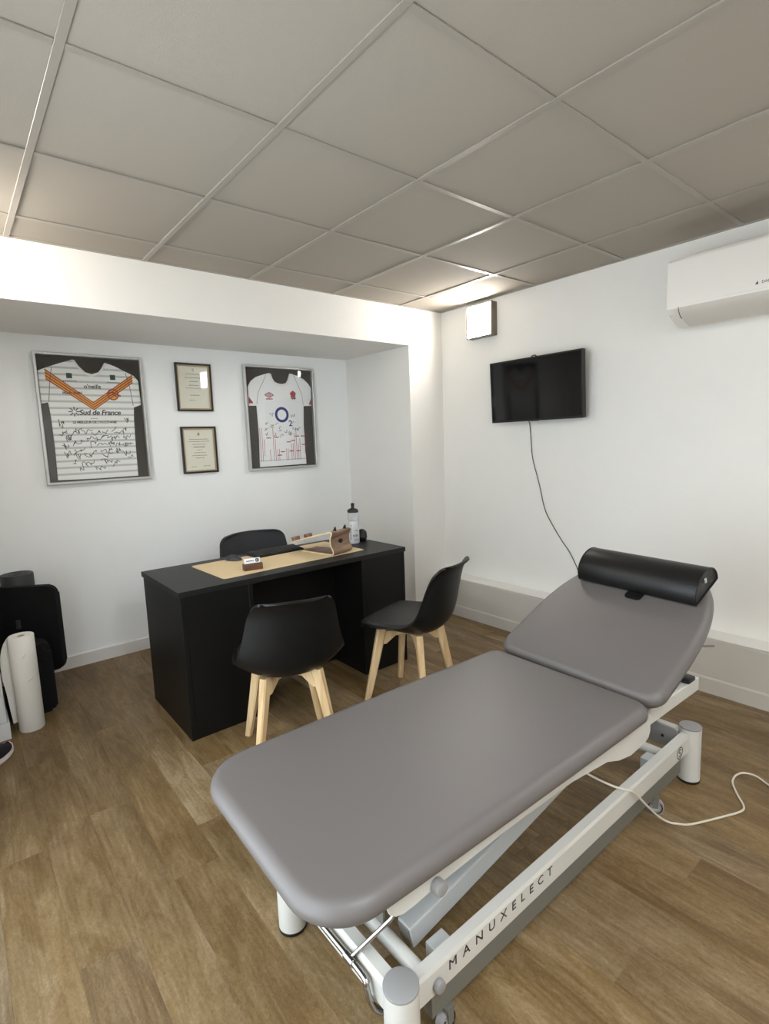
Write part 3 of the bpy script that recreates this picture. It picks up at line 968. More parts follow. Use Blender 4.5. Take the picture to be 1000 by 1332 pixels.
def certificate(label, cx, cz, lines, crest_v, stamp, lean=0.0):
    t = thing('framed_certificate', label, 'certificate', (cx, ND - 0.17 * abs(lean), cz), 0, 'framed certificates in the niche', rot=(lean, 0, 0))
    b2 = B(); bar_frame(b2, 0.129, 0.169, 0.012, 0.0, 0.022, 0.002)
    obj('frame', b2, M['black_frame'], t, False)
    b2 = B(); bar_frame(b2, 0.1175, 0.1575, 0.010, 0.002, 0.015, 0.002)
    obj('fillet', b2, M['gold_frame'], t, False)
    b2 = B(); prism(b2, [(-0.109, -0.149), (0.109, -0.149), (0.109, 0.149), (-0.109, 0.149)], 0.0, 0.006, fy)
    sheet = obj('sheet', b2, M['paper'], t, False)
    for (v, u0, u1, th) in lines:
        b3 = B()
        r = random.Random(int(1000 * (v + 1)))
        u = u0
        while u < u1:
            l = min(r.uniform(0.008, 0.026), u1 - u)
            prism(b3, [(u, v - th / 2), (u + l, v - th / 2), (u + l, v + th / 2), (u, v + th / 2)], 0.0058, 0.0065, fy)
            u += l + 0.004
        obj('text_line', b3, M['grey_ink'] if th < 0.0045 else M['ink'], sheet, False)
    b3 = B()
    for q in range(6):
        an = 2 * PI * q / 6
        prism(b3, [(0.010 * math.cos(an + s_) * k_, crest_v + 0.013 * math.sin(an + s_) * k_) for s_, k_ in ((-0.5, 0.5), (0, 1.25), (0.5, 0.5), (0, 0.2))], 0.0058, 0.0066, fy)
    obj('crest', b3, M['ink'] if stamp[2] else M['grey_ink'], sheet, False)
    b2 = B(); prism(b2, [(-0.108, -0.148), (0.108, -0.148), (0.108, 0.148), (-0.108, 0.148)], 0.0100, 0.0115, fy)
    obj('glass', b2, M['glass'], t, False)
certificate('upper black framed certificate with five short text lines', -1.722, 1.836,
            [(0.095, -0.055, 0.06, 0.004), (0.068, -0.06, 0.065, 0.004), (0.042, -0.03, 0.03, 0.004), (0.015, -0.035, 0.035, 0.004), (-0.005, -0.06, 0.06, 0.003), (-0.055, -0.03, 0.035, 0.004), (-0.09, -0.04, 0.005, 0.003)], 0.122, (0, 0, False), 0.016)
certificate('lower black framed certificate with a dark crest above dense text', -1.717, 1.387,
            [(0.078, -0.07, 0.07, 0.004), (0.062, -0.075, 0.075, 0.004), (0.042, -0.05, 0.05, 0.004), (0.022, -0.045, 0.045, 0.005), (0.0, -0.02, 0.02, 0.003), (-0.02, -0.04, 0.045, 0.004), (-0.040, -0.055, 0.055, 0.004), (-0.058, -0.03, 0.03, 0.004), (-0.122, -0.07, -0.03, 0.003), (-0.118, 0.02, 0.07, 0.003)], 0.115, (0, 0, True))

# ------------------------------------------------------------------ desk
DX0, DX1, DY0, DY1, DZ = -2.408, -1.002, -0.620, -0.016, 0.7405
t = thing('desk', 'black wood grain pedestal desk standing in the niche', 'desk', ((DX0 + DX1) / 2, (DY0 + DY1) / 2, 0))
b2 = B(); box(b2, DX0, DX1, DY0, DY1, DZ - 0.028, DZ, bevel=0.0012, seg=1)
obj('desktop', b2, M['black_desk'], t, False, world=True)
ZT = DZ - 0.0285
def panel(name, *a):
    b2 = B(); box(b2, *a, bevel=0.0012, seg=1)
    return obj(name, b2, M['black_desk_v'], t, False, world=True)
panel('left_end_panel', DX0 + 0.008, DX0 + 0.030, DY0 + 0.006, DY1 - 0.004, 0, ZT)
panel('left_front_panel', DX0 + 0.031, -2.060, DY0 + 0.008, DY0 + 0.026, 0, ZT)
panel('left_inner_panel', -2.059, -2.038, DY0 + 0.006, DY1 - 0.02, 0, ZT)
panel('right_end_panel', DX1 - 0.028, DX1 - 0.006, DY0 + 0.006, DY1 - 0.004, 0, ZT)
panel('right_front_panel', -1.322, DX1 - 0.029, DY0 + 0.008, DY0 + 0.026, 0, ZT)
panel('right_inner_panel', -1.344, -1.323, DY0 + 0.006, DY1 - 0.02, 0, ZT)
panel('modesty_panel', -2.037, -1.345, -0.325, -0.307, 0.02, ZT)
# drawer fronts on the far, sitter's side
for (xa, xb) in ((DX0 + 0.031, -2.060), (-1.322, DX1 - 0.029)):
    for k in range(3):
        d_ = panel('drawer', xa + 0.002, xb - 0.002, DY1 - 0.040, DY1 - 0.022, 0.06 + k * 0.217, 0.06 + k * 0.217 + 0.212)
        b2 = B(); cyl(b2, ((xa + xb) / 2 - 0.05, DY1 - 0.012, 0.16 + k * 0.217), ((xa + xb) / 2 + 0.05, DY1 - 0.012, 0.16 + k * 0.217), 0.005, n=10)
        cyl(b2, ((xa + xb) / 2 - 0.04, DY1 - 0.024, 0.16 + k * 0.217), ((xa + xb) / 2 - 0.04, DY1 - 0.012, 0.16 + k * 0.217), 0.004, n=8)
        cyl(b2, ((xa + xb) / 2 + 0.04, DY1 - 0.024, 0.16 + k * 0.217), ((xa + xb) / 2 + 0.04, DY1 - 0.012, 0.16 + k * 0.217), 0.004, n=8)
        obj('handle', b2, M['chrome'], d_, world=True)

# desk mat
b2 = B()
prism(b2, rrect(-0.46, 0.46, -0.212, 0.212, 0.018, 5), 0, 0.0028, fz)
o = obj('desk_mat', b2, M['mat_beige']); o.location = (-1.700, -0.305, DZ + 0.0002); o.rotation_euler = (0, 0, 0.04)
tag(o, 'large beige desk mat lying on the black desk', 'desk mat')
ZM = DZ + 0.0032

# keyboard
t = thing('keyboard', 'black keyboard lying at the back edge of the beige mat', 'keyboard', (-1.655, -0.150, ZM), 0.05)
b2 = B()
prism(b2, [(-0.062, 0.0), (0.062, 0.0), (0.062, 0.020), (-0.062, 0.008)], -0.165, 0.165, lambda u, v, w: Vector((w, u, v)))
bmesh.ops.bevel(b2, geom=list(b2.edges), offset=0.002, segments=2, affect='EDGES')
obj('body', b2, M['black_plastic'], t)
kb = B(); box(kb, -0.0095, 0.0095, -0.0085, 0.0085, 0, 0.004, bevel=0.0015, seg=1)
kme = finish(kb, 'key', M['black_pad'], False)
tl = math.atan2(0.012, 0.124)
for r in range(5):
    for k in range(15):
        if r == 0 and 4 <= k <= 9: continue
        o = bpy.data.objects.new('key', kme); COL.objects.link(o); o.parent = t
        yy = -0.047 + r * 0.0235
        o.location = (-0.1505 + k * 0.0215, yy, 0.0142 + yy * math.tan(tl) + 0.0002); o.rotation_euler = (tl, 0, 0)
kb = B(); box(kb, -0.0595, 0.0595, -0.0085, 0.0085, 0, 0.004, bevel=0.0015, seg=1)
o = obj('space_bar', kb, M['black_pad'], t, False); o.location = (-0.0108, -0.047, 0.0142 - 0.047 * math.tan(tl) + 0.0002); o.rotation_euler = (tl, 0, 0)

# mouse
def lump(bm, rx, ry, rz_, c, n=20, m=10, squash=1.0):
    pr = []
    for i in range(m + 1):
        a = i / m * PI / 2
        pr.append((math.cos(a), math.sin(a)))
    lathe(bm, [(1.0, 0)] + [(r, z) for r, z in pr[1:-1]] + [(0, 1)], n=n, M4=Matrix.Translation(c) @ Matrix.Diagonal((rx, ry, rz_, 1)))
t = thing('mouse', 'dark grey rounded computer mouse on the left of the mat', 'mouse', (-1.930, -0.150, ZM + 0.0002), 0.5)
b2 = B(); lump(b2, 0.033, 0.055, 0.030, (0, 0, 0.002)); lathe(b2, [(0.9, 0), (1, 0.5), (1, 1)], n=20, M4=Matrix.Diagonal((0.033, 0.055, 0.0022, 1)))
obj('body', b2, mat('mouse_grey', rgb(52, 52, 54), 0.5), t)
b2 = B(); cyl(b2, (-0.003, 0.030, 0.027), (0.003, 0.030, 0.027), 0.006, n=14)
obj('scroll_wheel', b2, M['black_plastic'], t)

# business card holder
t = thing('card_holder', 'small walnut block holding white business cards on the beige mat', 'card holder', (-1.956, -0.456, ZM), -0.16)
b2 = B(); box(b2, -0.050, 0.050, -0.022, 0.022, 0, 0.034, bevel=0.002)
obj('block', b2, M['walnut_dark'], t)
lean = Matrix.Translation((0, -0.004, 0.018)) @ Matrix.Rotation(math.radians(-14), 4, 'X')
for k in range(3):
    b2 = B(); box(b2, -0.0425, 0.0425, 0.004 * k, 0.004 * k + 0.0009, 0, 0.044)
    b2.transform(lean)
    card = obj('card', b2, M['card'], t, False)
    if k == 0:
        b3 = B()
        r = random.Random(3); u = -0.032
        while u < 0.008:
            l = r.uniform(0.004, 0.007); box(b3, u, u + l, -0.0004, 0.0001, 0.0275, 0.0325); u += l + 0.0016
        b3.transform(lean)
        obj('text_line', b3, M['ink'], card, False)
        b3 = B(); disc(b3, 0.027, 0.031, 0, 0.0105, 0, 0.0004, 20); b3.transform(lean)
        obj('round_logo', b3, M['ink'], card, False)
        b3 = B(); disc(b3, 0.027, 0.031, 0.0045, 0.0060, 0.0003, 0.0008, 16); b3.transform(lean)
        obj('logo_ring', b3, M['card'], card, False)

# bent plywood laptop stand
t = thing('laptop_stand', 'bent walnut plywood laptop stand on the right of the beige mat', 'laptop stand', (-1.425, -0.375, ZM), 0.26)
TK = 0.009
side = [(0.150, 0.0), (0.04, 0.0), (-0.095, 0.0), (-0.118, 0.004), (-0.129, 0.016), (-0.126, 0.034), (-0.114, 0.054), (-0.107, 0.078), (-0.110, 0.104), (-0.120, 0.126), (-0.120, 0.140), (-0.104, 0.145), (-0.06, 0.134), (0.06, 0.103), (0.225, 0.060)]
path = smooth_path([(0, a, b_) for a, b_ in side], 4)
def ribbon(bm, pth, hwf, tk, uv=None):
    top, bot = [], []
    n = len(pth)
    for i, p in enumerate(pth):
        d = (pth[min(i + 1, n - 1)] - pth[max(i - 1, 0)]).normalized()
        nn = Vector((0, -d.z, d.y))
        hw = hwf(i / (n - 1))
        for s, lst in ((1, top), (0, bot)):
            lst.append([bm.verts.new(p + nn * tk * s + Vector((sx * hw, 0, 0))) for sx in (-1, 1)])
    for i in range(n - 1):
        f1 = bm.faces.new((top[i][0], top[i][1], top[i + 1][1], top[i + 1][0]))
        f2 = bm.faces.new((bot[i][0], bot[i + 1][0], bot[i + 1][1], bot[i][1]))
        for s in (0, 1):
            f = bm.faces.new((top[i][s], top[i + 1][s], bot[i + 1][s], bot[i][s])); f.material_index = 1
    for i in (0, n - 1):
        f = bm.faces.new((top[i][0], top[i][1], bot[i][1], bot[i][0])); f.material_index = 1
# path runs base tip -> bend -> up -> platform; turn so that the thickness goes inwards
b2 = B(); ribbon(b2, path, lambda s: 0.085 if s > 0.5 else 0.085 - 0.02 * max(0, (0.2 - s) / 0.2), -TK)
for v in b2.verts:
    if v.co.z < 0: v.co.z = 0.0
mn = min(v.co.z for v in b2.verts)
body = obj('bent_board', b2, [M['walnut'], M['ply_edge']], t, True, 40)
b2 = B(); cyl(b2, (0.0, -0.1045, 0.078), (0.0, -0.117, 0.078), 0.013, n=20)
obj('cable_hole', b2, M['black_plastic'], t)
for sx in (-1, 1):
    b2 = B(); box(b2, sx * 0.055 - 0.022, sx * 0.055 + 0.022, 0.190, 0.222, 0.062, 0.090, bevel=0.002)
    b2.transform(Matrix.Translation((0, 0.2, 0.07)) @ Matrix.Rotation(math.radians(-14), 4, 'X') @ Matrix.Translation((0, -0.2, -0.07)))
    obj('stop_lip', b2, M['walnut'], t)
    b2 = B()
    prism(b2, [(-0.118, 0.140), (-0.098, 0.144), (-0.112, 0.168)], sx * 0.045 - 0.006, sx * 0.045 + 0.006, lambda u, v, w: Vector((w, u, v)))
    obj('rubber_prong', b2, M['black_plastic'], t, False)

# sports bottle
t = thing('sports_bottle', 'clear sports bottle with black lid behind the wooden stand', 'bottle', (-1.140, -0.265, DZ))
b2 = B(); lathe(b2, [(0, 0.0), (0.033, 0.0), (0.0365, 0.004), (0.037, 0.012), (0.037, 0.135), (0.0355, 0.142), (0.033, 0.146), (0.033, 0.150)])
obj('body', b2, M['milky'], t)
b2 = B(); lathe(b2, [(0.033, 0.150), (0.0345, 0.154), (0.036, 0.160), (0.0345, 0.172), (0.0345, 0.186), (0.036, 0.196), (0.0355, 0.205), (0.033, 0.212)])
o = obj('shoulder', b2, M['clear'], t); o['label'] = 'clear ribbed upper part of the bottle'
b2 = B(); lathe(b2, [(0.0335, 0.205), (0.036, 0.207), (0.0365, 0.216), (0.034, 0.223), (0.026, 0.229), (0.014, 0.232), (0.011, 0.236), (0.0105, 0.250), (0.012, 0.253), (0.012, 0.262), (0.008, 0.267), (0, 0.268)])
o = obj('lid', b2, M['black_plastic'], t); o['label'] = 'black lid with pull spout'
va = math.atan2(CAM_POS[1] + 0.265, CAM_POS[0] + 1.14)
def wrap(a0, z, r=0.0373):
    return Vector((r * math.cos(va + a0), r * math.sin(va + a0), z))
b2 = B()
def wrapped(bm, a, z0, z1, da, slant):
    q = [wrap(a, z0), wrap(a + da, z0), wrap(a + da + slant, z1), wrap(a + slant, z1)]
    bm.faces.new([bm.verts.new(p) for p in q])
for k in range(4):
    a = -0.12 + k * 0.24
    wrapped(b2, a, 0.056, 0.092, 0.12, 0.34)
    wrapped(b2, a, 0.056, 0.022, 0.12, 0.30)
obj('chevron_print', b2, M['ink'], t, False)
b2 = B()
for k in range(9):
    z = 0.032 + k * 0.011
    wrapped(b2, -0.62 + 0.01 * k, z, z + 0.0075, 0.17, 0.0)
obj('side_print', b2, M['grey_ink'], t, False)

# small black speaker by the bottle
t = thing('desk_speaker', 'small round black object on the desk behind the bottle', 'speaker', (-1.050, -0.235, DZ))
b2 = B(); lathe(b2, [(0, 0), (0.024, 0), (0.030, 0.008), (0.034, 0.025), (0.034, 0.045), (0.030, 0.062), (0.020, 0.074), (0.008, 0.079), (0, 0.080)])
obj('body', b2, M['black_plastic'], t)
b2 = B(); lathe(b2, [(0.0345, 0.024), (0.0352, 0.026), (0.0352, 0.030), (0.0345, 0.032)])
obj('band', b2, M['dark_cushion'], t)

# ------------------------------------------------------------------ shell chairs
def shell_points():
    # fwd, z, half width, side curl up, side curl forward
    return [(0.205, 0.424, 0.185, 0.004, -0.022), (0.209, 0.436, 0.195, 0.004, -0.024), (0.190, 0.448, 0.208, 0.006, -0.018), (0.130, 0.444, 0.223, 0.018, 0), (0.050, 0.432, 0.234, 0.036, 0),
            (-0.040, 0.418, 0.238, 0.060, 0.004), (-0.110, 0.414, 0.236, 0.080, 0.015), (-0.165, 0.428, 0.231, 0.084, 0.032), (-0.203, 0.470, 0.224, 0.066, 0.048), (-0.226, 0.532, 0.212, 0.036, 0.058),
            (-0.242, 0.600, 0.200, 0.014, 0.060), (-0.256, 0.665, 0.189, 0.004, 0.057), (-0.269, 0.722, 0.178, 0.000, 0.050), (-0.283, 0.758, 0.167, -0.004, 0.043), (-0.300, 0.782, 0.152, -0.004, 0.036), (-0.320, 0.791, 0.134, -0.004, 0.032), (-0.330, 0.785, 0.116, -0.006, 0.030)]
def shell_grid(off, umax=1.0, r0=0, r1=None, nu=20):
    rows = shell_points()
    path = smooth_path([(a, b_, 0) for a, b_, _, _, _ in rows], 3)
    prm = smooth_path([(c, d, e) for _, _, c, d, e in rows], 3)
    n = len(path)
    g = []
    for i in range(n):
        d = (path[min(i + 1, n - 1)] - path[max(i - 1, 0)]).normalized()
        nv = Vector((0, -d.y, d.x))      # local (x, fwd, z) normal to the profile
        row_ = []
        for k in range(nu + 1):
            u = (k / nu * 2 - 1) * umax
            c = abs(u) ** 2.4
            hw, cu, cf = prm[i]
            p = Vector((u * hw, path[i].x + cf * c, path[i].y + cu * c))
            row_.append(p)
        g.append(row_)
    m_ = len(g)
    r1 = m_ - 1 if r1 is None else r1
    out = []
    for i in range(r0, r1 + 1):
        row_ = []
        for k in range(nu + 1):
            du = g[i][min(k + 1, nu)] - g[i][max(k - 1, 0)]
            dv = g[min(i + 1, m_ - 1)][k] - g[max(i - 1, 0)][k]
            nn = dv.cross(du).normalized()   # towards the sitter (up on the seat)
            if nn.z < 0 and g[i][k].z < 0.47: nn = -nn
            row_.append(g[i][k] + nn * off)
        out.append(row_)
    return out
def slab(bm, ga, gb):
    n, m_ = len(ga), len(ga[0])
    va_ = [[bm.verts.new(p) for p in r] for r in ga]
    vb_ = [[bm.verts.new(p) for p in r] for r in gb]
    for i in range(n - 1):
        for k in range(m_ - 1):
            bm.faces.new((va_[i][k], va_[i][k + 1], va_[i + 1][k + 1], va_[i + 1][k]))
            bm.faces.new((vb_[i][k], vb_[i + 1][k], vb_[i + 1][k + 1], vb_[i][k + 1]))
    for i in range(n - 1):
        bm.faces.new((va_[i][0], va_[i + 1][0], vb_[i + 1][0], vb_[i][0]))
        bm.faces.new((va_[i][-1], vb_[i][-1], vb_[i + 1][-1], va_[i + 1][-1]))
    for k in range(m_ - 1):
        bm.faces.new((va_[0][k], vb_[0][k], vb_[0][k + 1], va_[0][k + 1]))
        bm.faces.new((va_[-1][k], va_[-1][k + 1], vb_[-1][k + 1], vb_[-1][k]))

def make_visitor_chair(label, loc, rz):
    t = thing('visitor_chair', label, 'chair', loc, rz, 'black visitor chairs at the desk')
    b2 = B(); slab(b2, shell_grid(0.0), shell_grid(-0.011))
    obj('shell', b2, M['black_shell'], t, True, 60)
    b2 = B(); slab(b2, shell_grid(0.016, 0.90, 4, 27), shell_grid(0.0005, 0.93, 4, 27))
    obj('seat_pad', b2, M['black_pad'], t, True, 60)
    # cross brace of two slats with gusset ends, then the legs
    for s in (1, -1):
        b2 = B()
        d = Vector((1, s, 0)).normalized(); q = Vector((-d.y, d.x, 0))
        prof = [(-0.150, 0.394), (0.150, 0.394), (0.165, 0.325), (0.138, 0.325), (0.085, 0.366), (-0.085, 0.366), (-0.138, 0.325), (-0.165, 0.325)]
        prism(b2, prof, -0.012, 0.012, lambda u, v, w: d * u + q * w + Vector((0, 0, v - (0.0 if s > 0 else 0.0006))))
        obj('brace', b2, M['oak'], t, False)
    b2 = B(); box(b2, -0.09, 0.09, -0.08, 0.09, 0.395, 0.412, bevel=0.005)
    obj('mount_plate', b2, M['black_plastic'], t)
    for sx in (-1, 1):
        for sy in (-1, 1):
            b2 = B()
            d = Vector((sx, sy, 0)).normalized(); q = Vector((-d.y, d.x, 0))
            rings = []
            for z, rad, wr, wt in ((0.0, 0.180 * 1.4142, 0.0150, 0.0135), (0.01, 0.1785 * 1.4142, 0.0155, 0.014), (0.22, 0.143 * 1.4142, 0.021, 0.016), (0.41, 0.112 * 1.4142, 0.026, 0.018)):
                c = d * rad + Vector((0, 0, z))
                ch = 0.3
                pts = [(1, -1 + ch), (1, 1 - ch), (1 - ch, 1), (-1 + ch, 1), (-1, 1 - ch), (-1, -1 + ch), (-1 + ch, -1), (1 - ch, -1)]
                rings.append([b2.verts.new(c + d * a * wr + q * b_ * wt) for a, b_ in pts])
            for ra, rb in zip(rings, rings[1:]):
                for i in range(8):
                    b2.faces.new((ra[i], ra[(i + 1) % 8], rb[(i + 1) % 8], rb[i]))
            b2.faces.new(rings[0][::-1]); b2.faces.new(rings[-1])
            obj('leg', b2, M['oak'], t, False)
    return t
make_visitor_chair('black shell chair seen from behind at the left of the kneehole', (-2.060, -0.973, 0), -0.335)
ch2 = make_visitor_chair('black shell chair turned side on near the right end of the desk', (-1.322, -1.002, 0), 0.325)

# sitter's chair behind the desk
t = thing('office_chair', 'charcoal fabric chair with a rounded back behind the desk', 'chair', (-1.636, 0.175, 0))
b2 = B()
rows = []
for i in range(19):
    s = 1 - (1 - i / 18) ** 1.5
    z = 0.46 + s * 0.368
    hw = 0.268 - 0.046 * s
    if z > 0.768:
        e = (z - 0.768) / 0.060
        hw -= 0.060 * (1 - math.sqrt(max(0, 1 - e * e)))
    rows.append((z, hw, 0.055 + 0.03 * s))
def back_pt(k, n, z, hw, y0, off):
    u = k / n * 2 - 1
    return Vector((u * hw, y0 - 0.10 * abs(u) ** 2.2 * (1.1 - (z - 0.46)) + off, z))
ga = [[back_pt(k, 20, z, hw, y0, 0.0) for k in range(21)] for z, hw, y0 in rows]
gb = [[back_pt(k, 20, z, hw, y0, 0.035) for k in range(21)] for z, hw, y0 in rows]
slab(b2, ga, gb)
obj('backrest', b2, M['fabric'], t, True, 60)
b2 = B(); prism(b2, rrect(-0.24, 0.24, -0.16, 0.09, (0.10, 0.10, 0.04, 0.04), 6), 0.40, 0.47, fz)
bmesh.ops.bevel(b2, geom=[e for e in b2.edges if abs(e.verts[0].co.z - e.verts[1].co.z) < 1e-6], offset=0.015, segments=3, affect='EDGES')
obj('seat', b2, M['fabric'], t)
for sx in (-1, 1):
    for sy in (-1, 1):
        b2 = B(); cyl(b2, (sx * 0.21, 0.0 + sy * 0.10 - (0.02 if sy < 0 else -0.05), 0.0), (sx * 0.15, sy * 0.06 - 0.02, 0.405), 0.010, 0.015, n=14)
        obj('leg', b2, M['black_plastic'], t)

# ------------------------------------------------------------------ treatment couch
TC = Vector((-1.758, -2.046, 0))
t = couch = thing('treatment_couch', 'grey vinyl two section treatment couch on a white steel frame', 'treatment couch', TC)
YAW = -0.025
PZ = 0.557
pc = Vector((-2.0, -2.046, 0))
ax = Vector((math.cos(YAW), math.sin(YAW), 0)); ay = Vector((-math.sin(YAW), math.cos(YAW), 0))
def up_m(x0, z0, th=0.0):
    """frame of a cushion: x along the couch from x0, z normal to its face"""
    o = pc + ax * (x0 + 2.0) + Vector((0, 0, z0))
    a = ax * math.cos(th) + Vector((0, 0, math.sin(th)))
    n = -ax * math.sin(th) + Vector((0, 0, math.cos(th)))
    m4 = Matrix.Identity(4)
    for i in range(3):
        m4[i][0], m4[i][1], m4[i][2], m4[i][3] = a[i], ay[i], n[i], o[i]
    return m4

def cushion(L0, L1, hw, radii, thick, bow, crown=0.004, er=0.031, n=10, head=None):
    """upholstered pad, rounded rim; top face at z=0"""
    bm = B()
    def outline(ins):
        if head is not None:
            # square at the hinge, sides curving in to a rounded head
            half = []
            r_ = max(radii[0] - ins, 0.004)
            for i in range(n + 1):
                a = PI / 2 * i / n
                half.append((L0 + ins + r_ - r_ * math.cos(a), hw - ins - r_ + r_ * math.sin(a)))
            Lh, hh = L1 - head - ins, hw - ins
            for i in range(1, 6):
                half.append((L0 + ins + r_ + (head - L0 - ins - r_) * i / 6, hh))
            for i in range(31):
                a = PI / 2 * i / 30
                half.append((head + Lh * math.sin(a) ** (2 / 2.9), hh * math.cos(a) ** (2 / 2.5)))
            return [(x, -y) for x, y in half] + half[-2::-1]
        pts = rrect(L0 + ins, L1 - ins, -hw + ins, hw - ins, [max(r - ins, 0.004) for r in radii], n)
        # extra points along the long sides so that they can bow outwards
        out = []
        m_ = len(pts)
        for i in range(m_):
            a, b_ = pts[i], pts[(i + 1) % m_]
            out.append(a)
            if math.hypot(a[0] - b_[0], a[1] - b_[1]) > 0.08:
                for k in range(1, 10):
                    out.append((a[0] + (b_[0] - a[0]) * k / 10, a[1] + (b_[1] - a[1]) * k / 10))
        mid = (L0 + L1) / 2; hl = (L1 - L0) / 2
        return [(x, y * (1 + bow * (1 - ((x - mid) / hl) ** 2))) for x, y in out]
    rings = []
    def ring(ins, z):
        rings.append([bm.verts.new((x, y, z)) for x, y in outline(ins)])
    ring(er * 0.9, -thick)
    ring(er * 0.35, -thick + er * 0.12)
    ring(er * 0.08, -thick + er * 0.45)
    for k in range(0, 9):
        a = k / 8 * PI / 2
        ring(er * (1 - math.cos(a)), -er + er * math.sin(a) - crown)
    base = outline(er)
    cx = (L0 + L1) / 2
    for s in (0.93, 0.8, 0.6, 0.35):
        rings.append([bm.verts.new((cx + (x - cx) * s, y * s, -crown + crown * (1 - s ** 2))) for x, y in base])
    for a, b_ in zip(rings, rings[1:]):
        for i in range(len(a)):
            bm.faces.new((a[i], a[(i + 1) % len(a)], b_[(i + 1) % len(a)], b_[i]))
    bm.faces.new(rings[0][::-1])
    c = bm.verts.new((cx, 0, 0))
    l = rings[-1]
    for i in range(len(l)):
        bm.faces.new((l[i], l[(i + 1) % len(l)], c))
    return bm

XH = -1.517
TH_B = math.radians(24.5)
b2 = cushion(-2.747 - XH, -0.003, 0.325, (0.13, 0.060, 0.060, 0.13), 0.060, 0.012)
b2.transform(up_m(XH, PZ))
o = obj('seat_cushion', b2, M['vinyl'], t, True, 60, True)
b2 = cushion(0.003, 0.735, 0.331, (0.060, 0.060, 0.060, 0.060), 0.060, 0.0, head=0.15)
b2.transform(up_m(XH, PZ, TH_B) @ Matrix.Rotation(-0.022, 4, 'Z'))
backc = obj('backrest_cushion', b2, M['vinyl'], t, True, 60, True)
# plywood boards under both cushions, coloured dark for the shadow in the gap
b2 = B(); prism(b2, rrect(-2.70 - XH, -0.03, -0.28, 0.28, 0.10, 6), -0.072, -0.0605, fz); b2.transform(up_m(XH, PZ))
obj('seat_board', b2, M['dark_grey'], t, False, world=True)
b2 = B(); prism(b2, rrect(0.03, 0.66, -0.26, 0.26, 0.16, 6), -0.072, -0.0605, fz); b2.transform(up_m(XH, PZ, TH_B))
obj('backrest_board', b2, M['black_plastic'], t, False, world=True)

# upper frame: side plates and tubes
for s in (-1, 1):
    m4 = up_m(XH, 0.0)
    b2 = B()
    y0 = s * 0.285
    pl = [(-1.050, 0.486), (-1.056, 0.466), (-1.050, 0.448), (-1.036, 0.437), (-1.016, 0.431), (-0.99, 0.431), (-0.92, 0.438), (-0.50, 0.458), (-0.22, 0.430), (-0.15, 0.405), (-0.08, 0.392), (0.01, 0.398), (0.035, 0.408), (0.045, 0.425), (0.045, 0.484)]
    prism(b2, pl, y0 - 0.004, y0 + 0.004, lambda u, v, w: Vector((u, w, v)))
    b2.transform(m4)
    obj('side_plate', b2, M['white_metal'], t, False, world=True)
    b2 = B(); box(b2, -0.96, 0.448, s * 0.262 - 0.016, s * 0.262 + 0.016, 0.432, 0.484, bevel=0.004); b2.transform(m4)
    obj('upper_side_tube', b2, M['white_metal'], t, False, world=True)
    b2 = B(); cyl(b2, (-0.925, s * 0.289, 0.446), (-0.925, s * 0.312, 0.446), 0.017, n=20, bevel=0.003); b2.transform(m4)
    obj('pivot_cap', b2, M['grey_cap'], t, world=True)
    # link of the backrest
    b2 = B(); cyl(b2, (0.42, s * 0.20, 0.470), (0.42, s * 0.20, 0.655), 0.010, n=12); b2.transform(m4)
    obj('backrest_strut', b2, M['chrome'], t, world=True)
for xx in (-0.90, 0.0, 0.42):
    b2 = B(); box(b2, xx - 0.018, xx + 0.018, -0.246, 0.246, 0.436, 0.480, bevel=0.004); b2.transform(up_m(XH, 0.0))
    obj('upper_cross_tube', b2, M['white_metal'], t, False, world=True)
# release lever of the backrest
b2 = B(); tube(b2, [Vector((0.44, -0.20, 0.600)), Vector((0.49, -0.27, 0.590)), Vector((0.512, -0.300, 0.594))], 0.004, 8); b2.transform(up_m(XH, 0.0))
obj('release_rod', b2, M['dark_grey'], t, world=True)
b2 = B(); box(b2, 0.35, 0.405, -0.282, -0.240, 0.4845, 0.502, bevel=0.004); b2.transform(up_m(XH, 0.0))
obj('release_lever', b2, M['black_plastic'], t, world=True)

# base: posts, rails
PX0, PX1, PY0, PY1 = -2.530, -0.985, -2.292, -1.800
PHt, PR = 0.230, 0.040
for (px, py) in ((PX0, PY0), (PX0, PY1), (PX1, PY0), (PX1, PY1)):
    b2 = B(); cyl(b2, (px, py, 0.010), (px, py, PHt - 0.006), PR, n=36)
    post = obj('post', b2, M['white_metal'], t, world=True)
    b2 = B(); cyl(b2, (px, py, PHt - 0.0058), (px, py, PHt + 0.001), PR + 0.0005, n=36, bevel=0.002)
    o = obj('post_cap', b2, M['grey_cap'], post, world=True); o['label'] = 'grey cap on a white post'
    b2 = B(); cyl(b2, (px, py, 0.0), (px, py, 0.0098), PR + 0.001, n=36, bevel=0.002)
    o = obj('rubber_foot', b2, M['black_plastic'], post, world=True); o['label'] = 'black rubber foot of a post'
RT, RB = 0.208, 0.138
def rail_x(y, x0, x1, side):
    """side rail: chamfered top; side is -1 when the outer face looks to -y"""
    o_ = side
    pr = [(o_ * 0.015, RB), (o_ * 0.015, RT - 0.010), (o_ * 0.011, RT), (-o_ * 0.016, RT), (-o_ * 0.018, RT - 0.008), (-o_ * 0.018, RB)]
    b2 = B(); prism(b2, pr if o_ > 0 else pr[::-1], x0, x1, lambda u, v, w: Vector((w, y + u, v)))
    return obj('side_rail', b2, M['white_metal'], t, False, world=True)
near_rail = rail_x(PY0 + 0.006, PX0 + 0.036, PX1 - 0.036, -1)
rail_x(PY1 - 0.006, PX0 + 0.036, PX1 - 0.036, 1)
